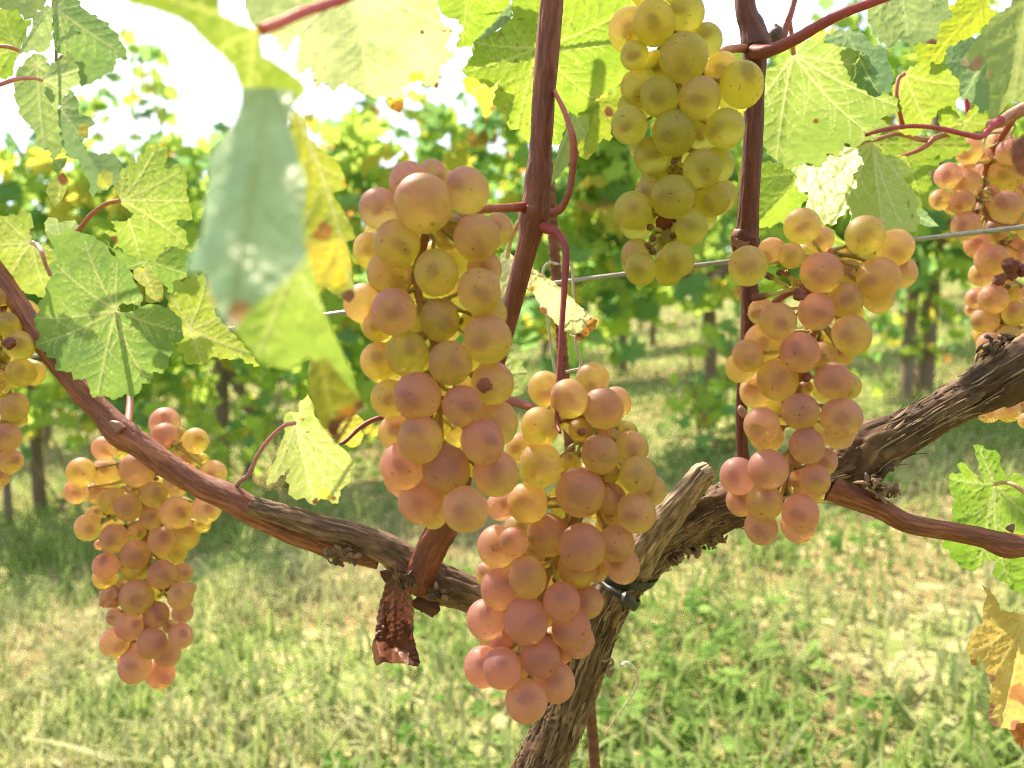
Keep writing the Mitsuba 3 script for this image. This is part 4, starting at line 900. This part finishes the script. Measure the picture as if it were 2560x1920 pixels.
def bunch(label, d0, grapes, blush, seed, fill=1.0, rachis_top=None, stubs=(), part_label=None, deep=.012, shrivel=()):
    """grapes: (crop, x, y, r, layer): where each berry is seen, its radius in those pixels, 0 for the ones in front. Berries are pushed back until they only touch."""
    k = thing('grape_bunch', label, 'grapes', 'bunches of grapes on the near vine')
    rng = np.random.default_rng(seed)
    G = []
    for cr, x, y, r, lay in grapes:
        s = CROPS[cr][2]
        q = px(cr, (x, y))
        G.append([q[0], q[1], r * s, lay])
    G = np.array(G)
    n_front = len(G)
    # berries at the back, seen only through the gaps
    rm = np.median(G[:, 2])
    hull = shapely.unary_union([shapely.Point(a, b).buffer(c) for a, b, c, _ in G]).buffer(rm * .5).buffer(-rm * .5)
    x0, y0, x1, y1 = hull.bounds
    back = []
    for yy in np.arange(y0, y1, rm * 1.5):
        for xx in np.arange(x0 + (int(yy / rm) % 2) * rm * .8, x1, rm * 1.55):
            a, b = xx + rng.normal(0, rm * .2), yy + rng.normal(0, rm * .2)
            if hull.buffer(-rm * .7).contains(shapely.Point(a, b)) and rng.random() < fill:
                back.append([a, b, rm * rng.uniform(.82, .98), 4])
    if back:
        G = np.vstack([G, back])
    order = np.argsort(G[:, 3] + np.where(np.arange(len(G)) < n_front, 0, 5), kind='stable')
    pos, rad = np.zeros((0, 3)), np.zeros(0)
    place = [None] * len(G)
    for o in order:
        x, y, r, lay = G[o]
        d = d0 + (.0035 * lay if lay < 4 else deep + .012) + rng.uniform(-.001, .001)
        for it in range(90):
            p = at((x, y), d)
            R = r * d / F_PX / (1 + ((x - 1280) / F_PX) ** 2) ** (0 if x > 2280 else .25) if lay < 4 else r * d0 / F_PX
            if len(pos) == 0 or np.all(np.linalg.norm(pos - p, axis=1) > .90 * (rad + R)):
                break
            d += .0008
        pos, rad = np.vstack([pos, p]), np.r_[rad, R]
        place[o] = (p, R, d)
    # rachis
    ys = np.array([g[1] for g in G[:n_front]])
    cx, cd, cy = [], [], []
    edges = np.quantile(ys, np.linspace(0, 1, 6))
    for a, b in zip(edges[:-1], edges[1:]):
        m = (ys >= a) & (ys <= b)
        cx.append(G[:n_front][m, 0].mean()); cy.append(ys[m].mean()); cd.append(np.mean([place[i][2] for i in np.nonzero(m)[0]]) + .005)
    axis = at(np.stack([cx, cy], 1), np.array(cd))
    if rachis_top is not None:
        axis = np.vstack([at(px(rachis_top[0], rachis_top[1:3]), rachis_top[3]), axis])
    axis = catmull(axis, 10)
    parts = []
    v, f, AS = tube(axis, np.linspace(.0021, .0010, len(axis)), 8)
    parts.append((v, f, lerp([.26, .06, .035], [.36, .26, .09], AS[:, 1] / AS[:, 1].max())))
    for (p, R, d) in place:
        i = int(np.argmin(np.linalg.norm(axis - p, axis=1)))
        i = max(0, i - 4)
        dv = axis[i] - p
        L = np.linalg.norm(dv)
        dv /= L
        e = p + dv * R * .97
        Q = catmull(np.array([e, e + dv * .002, .5 * (e + axis[i]) + rng.normal(0, .0012, 3), axis[i]]), 4)
        rr = np.interp(np.linspace(0, 1, len(Q)), [0, .18, .3, 1], [.0017, .0015, .0007, .0009])
        v, f, _ = tube(Q, rr, 6)
        parts.append((v, f, lerp([.36, .34, .10], [.22, .12, .05], rng.random())))
    for cr, xa, ya, xb, yb in stubs:
        da = d0 + .006
        P = catmull(np.array([at(px(cr, (xa, ya)), da + .004), at(px(cr, ((xa + xb) / 2 + 8, (ya + yb) / 2)), da), at(px(cr, (xb, yb)), da - .002)]), 6)
        rr = np.interp(np.linspace(0, 1, len(P)), [0, .7, .85, 1], [.0011, .0008, .0016, .0014])
        v, f, _ = tube(P, rr, 8)
        parts.append((v, f, lerp([.42, .38, .12], [.14, .07, .035], smoothstep(.6, .9, np.repeat(np.linspace(0, 1, len(P)), 8).tolist() + [0, 1]))))
    m, c = join(parts)
    put('rachis', m, 'cane_look', k, color=c)
    # berries
    y_lo, y_hi = ys.min(), ys.max()
    for i, (p, R, d) in enumerate(place):
        t = (G[i][1] - y_lo) / (y_hi - y_lo)
        b = np.interp(t, np.linspace(0, 1, len(blush)), blush) + rng.normal(0, .10)
        if i >= n_front:
            b *= .55
        A = np.linalg.qr(rng.normal(0, 1, (3, 3)))[0]
        ax3 = A[0] * .4 + np.array([0, .15, 1.0])
        ax3 /= np.linalg.norm(ax3)
        el = rng.uniform(.0, .11)
        n = IV
        rr = 1 + el * (n @ ax3) ** 2 - el * .4 + .022 * (meshkit.noise(n * 1.7 + i * 3.3, seed) - .5)
        v = p + n * rr[:, None] * R
        side = n @ np.array([-.25, -.45, .85])
        bl = np.clip(b * (.72 + .42 * side) + .18 * (meshkit.noise(n * 1.3 + i * 7.1, seed + 1) - .5) * 2, 0, 1.0)
        sd = np.array([rng.normal(0, .55), -1.0, rng.normal(-.35, .5)])
        sd /= np.linalg.norm(sd)
        scar = np.linalg.norm(n - sd, axis=1) / 2 * rng.uniform(.8, 1.4) if rng.random() < .62 else np.ones(len(n))
        f = IF
        if i < n_front or rng.random() < .5:
            # pips: a dark mass inside that shades the middle of the berry
            pv = p + R * (np.array([rng.normal(0, .17), rng.normal(.08, .06), rng.normal(0, .17)]) + (PV * [.28, .22, .42]) @ A.T)
            v = np.vstack([v, pv]); f = np.vstack([f, PF + len(IV)])
            uv = np.c_[np.r_[bl, np.full(len(PV), -1.0)], np.r_[scar, np.ones(len(PV))]]
        else:
            uv = np.c_[bl, scar]
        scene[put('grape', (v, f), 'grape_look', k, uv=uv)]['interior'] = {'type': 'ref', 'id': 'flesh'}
    for cr, x, y, r, dd, *tone in shrivel:
        R = r * CROPS[cr][2] * dd / F_PX
        p = at(px(cr, (x, y)), dd)
        v = p + IV * R * (.62 + .7 * meshkit.fbm(IV * 2.2 + x, 3, 3))[:, None]
        put('shrivelled_grape', (v, IF), 'cane_look', k, color=lerp(*(tone or [[.07, .025, .018], [.22, .05, .03]]), meshkit.fbm(IV * 3 + y, 3, 4)), label='shrivelled brown grape' if tone else 'dried dark red grape')
    return k


def L(cr, rows):
    return [(cr, *(r if len(r) == 4 else (*r, 1))) for r in rows]


bunch('large bunch of yellow and pink grapes left of the upright cane, nearest the camera', .282,
      L(2, [(635, 1250, 183, 0), (900, 1170, 143, 1), (545, 1120, 125, 2), (690, 1075, 95, 3), (365, 1280, 128, 2), (475, 1495, 145, 0), (965, 1460, 145, 1), (1090, 1410, 100, 3), (320, 1540, 120, 2)])
      + L(5, [(715, 200, 143, 0), (978, 315, 140, 0), (430, 210, 145, 1), (455, 440, 143, 0), (735, 490, 128, 1), (1030, 610, 152, 0), (800, 755, 138, 0), (535, 700, 137, 1), (365, 745, 120, 2), (268, 390, 125, 3), (1010, 180, 110, 2), (1040, 450, 112, 2), (355, 530, 93, 2),
              (598, 958, 148, 0), (875, 1020, 127, 0), (1060, 880, 135, 2), (1085, 1125, 138, 1), (615, 1225, 145, 0), (1000, 1240, 138, 0), (775, 1410, 150, 0), (1080, 1435, 143, 1), (430, 975, 120, 1), (465, 1185, 110, 2), (510, 1385, 145, 1), (505, 1465, 115, 2)])
      + L(7, [(620, 20, 140, 1), (893, 70, 143, 0), (695, 100, 90, 3)]), [.66, .42, .38, .46, .62, .74], 51, rachis_top=(2, 790, 1400, .31))
bunch('pink-tipped bunch low in the centre, in front of the trunk', .322,
      L(5, [(1675, 855, 105, 1), (1530, 975, 120, 0), (1382, 915, 106, 1), (1738, 1032, 128, 0), (1820, 1000, 97, 2), (1352, 1148, 121, 0), (1722, 1318, 120, 0), (1915, 1280, 107, 1), (1953, 1443, 115, 0), (1355, 1382, 135, 0), (1600, 1550, 155, 0), (1600, 1170, 75, 3), (1760, 1245, 102, 1), (1880, 1185, 75, 3),
            (2038, 1540, 93, 2), (1540, 1365, 60, 3), (1785, 1590, 98, 1), (1750, 1430, 90, 2), (1230, 1280, 90, 3)])
      + L(7, [(1275, 30, 125, 1), (1945, 92, 122, 0), (1610, 302, 147, 0), (1400, 228, 130, 1), (1190, 270, 92, 0), (1090, 297, 127, 1), (1035, 465, 80, 2), (1105, 560, 122, 1), (1275, 490, 123, 0), (1820, 280, 115, 1), (1857, 413, 113, 2), (1580, 425, 125, 1), (1485, 637, 117, 0), (1645, 640, 98, 2), (1600, 560, 70, 3), (1020, 745, 122, 1),
              (1266, 753, 141, 0), (1180, 760, 85, 2), (1545, 800, 125, 1), (1580, 875, 108, 2), (1352, 975, 124, 1), (1000, 1037, 120, 1), (1118, 1047, 121, 0), (1120, 890, 80, 3), (1267, 1246, 132, 0), (1446, 1130, 123, 1), (1490, 960, 60, 3), (1320, 320, 80, 3), (1110, 50, 90, 3), (1700, 450, 70, 3), (1790, 120, 90, 3)]),
      [.42, .45, .55, .72, .92, .95], 52, rachis_top=(5, 1430, 1110, .34), shrivel=[(5, 1605, 1180, 26, .31), (5, 1010, 893, 46, .272)])
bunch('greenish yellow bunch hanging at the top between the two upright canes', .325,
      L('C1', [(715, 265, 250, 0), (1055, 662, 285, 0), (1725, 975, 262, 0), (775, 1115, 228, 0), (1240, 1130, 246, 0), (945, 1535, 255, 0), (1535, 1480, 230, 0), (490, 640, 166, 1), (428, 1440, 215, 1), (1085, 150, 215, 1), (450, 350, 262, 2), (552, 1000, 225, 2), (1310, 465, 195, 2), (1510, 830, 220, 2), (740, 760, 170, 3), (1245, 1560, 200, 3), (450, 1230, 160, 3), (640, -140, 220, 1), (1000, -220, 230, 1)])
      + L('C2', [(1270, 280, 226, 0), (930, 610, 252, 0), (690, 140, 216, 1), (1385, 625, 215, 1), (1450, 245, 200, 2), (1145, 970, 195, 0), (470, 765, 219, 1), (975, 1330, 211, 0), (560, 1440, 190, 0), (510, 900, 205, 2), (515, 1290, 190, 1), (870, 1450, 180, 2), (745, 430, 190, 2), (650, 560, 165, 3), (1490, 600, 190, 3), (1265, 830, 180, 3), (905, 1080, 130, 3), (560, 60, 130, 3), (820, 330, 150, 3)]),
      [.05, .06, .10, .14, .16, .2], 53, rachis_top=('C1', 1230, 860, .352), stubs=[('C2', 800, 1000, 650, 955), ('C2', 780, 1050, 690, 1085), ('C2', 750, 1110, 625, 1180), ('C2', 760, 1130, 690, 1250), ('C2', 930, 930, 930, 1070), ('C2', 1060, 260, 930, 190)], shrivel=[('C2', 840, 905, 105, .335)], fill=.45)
bunch('orange-pink bunch at the right, in front of the old arm', .335,
      L(6, [(515, 160, 123, 0), (665, 70, 88, 2), (782, 96, 82, 0), (850, -85, 115, 0), (967, 202, 131, 0), (1235, -30, 125, 0), (1420, 45, 118, 1), (1317, 236, 137, 0), (1463, 200, 98, 2), (1115, 370, 113, 1), (1315, 350, 102, 2), (935, 440, 116, 0), (1140, 200, 80, 3), (700, 500, 116, 0), (600, 440, 85, 2), (612, 632, 121, 1), (1153, 582, 125, 0), (835, 692, 126, 0),
            (975, 720, 98, 2), (515, 710, 98, 1), (470, 785, 95, 2), (1095, 700, 78, 3), (698, 860, 130, 0), (565, 930, 105, 2), (1040, 865, 116, 0), (1125, 895, 88, 2), (838, 1053, 117, 0), (1090, 1090, 130, 0), (1075, 1195, 95, 2), (600, 1140, 114, 0), (630, 1205, 105, 2), (876, 1264, 112, 0), (640, 1408, 127, 0), (455, 1450, 116, 1), (928, 1472, 99, 0), (980, 1360, 88, 2),
            (870, 905, 45, 3), (800, 1340, 60, 3), (850, 1500, 95, 3), (960, -5, 85, 3), (1150, 90, 75, 3)])
      + L(8, [(618, 26, 113, 0), (470, 20, 92, 2), (838, 94, 119, 0), (597, 182, 106, 1), (822, 170, 108, 2), (920, -30, 70, 3)]),
      [.46, .48, .5, .54, .62, .68], 54, rachis_top=(6, 870, 330, .36), stubs=[(6, 830, 260, 700, 195), (6, 800, 280, 745, 195), (6, 820, 290, 570, 355), (6, 760, 290, 630, 215), (6, 880, 830, 870, 850)], shrivel=[(6, 832, 335, 40, .33), (6, 875, 845, 28, .335), (6, 560, 352, 26, .335)], fill=.45)
bunch('peach-coloured speckled bunch at the lower left behind the cane', .452,
      L('E1', [(1347, 265, 185, 1), (1347, 422, 165, 0), (1700, 470, 153, 0), (1520, 390, 80, 3), (1590, 657, 165, 0), (1770, 690, 85, 2), (1905, 850, 160, 0), (650, 562, 150, 1), (850, 560, 125, 2), (380, 830, 172, 0), (657, 840, 172, 0), (1032, 802, 212, 0), (325, 1055, 148, 1), (560, 1070, 125, 2), (745, 1165, 163, 1), (923, 1238, 166, 0), (1222, 1092, 156, 0), (1480, 955, 155, 1), (1475, 1298, 190, 0),
               (1828, 1250, 172, 0), (1185, 1350, 140, 1), (1620, 1400, 105, 2), (1780, 1430, 100, 3), (460, 1470, 160, 0), (545, 1330, 120, 2), (762, 1597, 172, 0), (1030, 1510, 105, 2), (1310, 1622, 167, 0), (1590, 1560, 165, 1), (920, 1040, 80, 3), (1020, 1040, 60, 3), (1250, 640, 150, 2)])
      + L('E2', [(1004, 120, 173, 0), (666, 248, 156, 0), (590, 10, 60, 3), (1010, 262, 180, 1), (1315, 352, 172, 0), (1555, 330, 116, 1), (1490, 100, 118, 2), (1320, 90, 80, 3), (660, 380, 148, 2), (870, 460, 80, 3), (1020, 615, 206, 0), (1525, 594, 157, 0), (1640, 510, 75, 3), (1247, 814, 157, 1), (1550, 790, 125, 1), (770, 840, 105, 2), (935, 950, 170, 0), (770, 1128, 176, 1),
                 (1200, 1142, 177, 0), (1530, 1060, 147, 1), (1400, 950, 80, 3), (1380, 1265, 155, 1), (1002, 1414, 198, 0), (1298, 1500, 173, 1), (940, 1200, 110, 3), (830, 1340, 45, 3)]),
      [.52, .48, .52, .62, .75, .88], 55, rachis_top=('E1', 1450, 500, .45), stubs=[('E1', 760, 1340, 620, 1390), ('E1', 780, 1380, 690, 1325), ('E1', 1000, 1400, 880, 1460), ('E2', 1280, 600, 1380, 510)], shrivel=[('E2', 728, 615, 128, .45, [.30, .11, .06], [.46, .20, .11])], fill=.5)
bunch('bunch of speckled yellow grapes cut off by the left edge', .42,
      L('F', [(5, 185, 75, 1), (175, 311, 119, 1), (60, 393, 102, 0), (147, 545, 117, 0), (158, 745, 113, 0), (245, 746, 98, 2), (-25, 822, 110, 0), (105, 1001, 113, 0), (140, 1092, 66, 2), (45, 1226, 115, 0), (75, 1402, 99, 1), (10, 1530, 60, 1), (0, 610, 85, 2), (-120, 300, 110, 0), (-110, 520, 112, 0), (-140, 720, 110, 1), (-130, 1000, 112, 0), (-90, 1220, 100, 1), (-80, 1420, 100, 1), (-60, 1560, 90, 2)]),
      [.32, .22, .2, .42, .52, .7], 56, rachis_top=('F', -60, 100, .43), shrivel=[('F', 68, 528, 46, .405)], stubs=[('F', 30, 650, -10, 555)])
bunch('sunlit pink and yellow bunch at the right edge, crossed by the wire', .465,
      L('G1', [(675, 315, 138, 0), (1000, 225, 132, 1), (1100, 330, 135, 0), (455, 578, 134, 0), (640, 500, 80, 2), (645, 672, 150, 1), (870, 530, 138, 1), (1056, 572, 172, 0), (598, 850, 128, 0), (1060, 906, 162, 0), (375, 828, 108, 1), (500, 890, 90, 2), (645, 1098, 148, 0), (960, 1132, 126, 1), (755, 1300, 130, 1), (910, 1453, 166, 0), (800, 1600, 122, 1), (1190, 1090, 100, 2), (1190, 1340, 125, 2), (830, 370, 85, 3), (900, 760, 80, 3), (850, 930, 110, 3),
               (1300, 480, 140, 1), (1320, 780, 150, 1), (1340, 1120, 150, 0), (1340, 1450, 150, 1), (1300, 1350, 130, 2)])
      + L('G2', [(925, 280, 148, 0), (755, 275, 112, 1), (838, 498, 138, 0), (692, 400, 62, 3), (1150, 432, 125, 0), (820, 650, 98, 2), (890, 762, 132, 0), (1090, 672, 116, 0), (1072, 1440, 118, 0), (868, 1440, 118, 1), (1250, 1370, 80, 2), (1280, 1540, 90, 1), (1020, 600, 80, 3), (1110, 190, 110, 3), (1330, 250, 130, 1), (1350, 650, 130, 1), (1060, 900, 120, 2), (1200, 1000, 130, 2), (1150, 1220, 130, 2)]),
      [.55, .62, .6, .5, .52, .56], 57, rachis_top=(3, 2150, 720, .46), stubs=[('G1', 940, 770, 740, 710), ('G1', 900, 835, 760, 830), ('G1', 820, 870, 750, 960), ('G2', 1080, 560, 1000, 515), ('G2', 1190, 140, 1060, 150), ('G1', 1180, 1190, 1010, 1270)], shrivel=[('G1', 1110, 1510, 85, .45), ('G2', 985, 85, 62, .45), ('G2', 1120, 40, 50, .45), ('G1', 1230, 1560, 70, .45)], fill=.5)
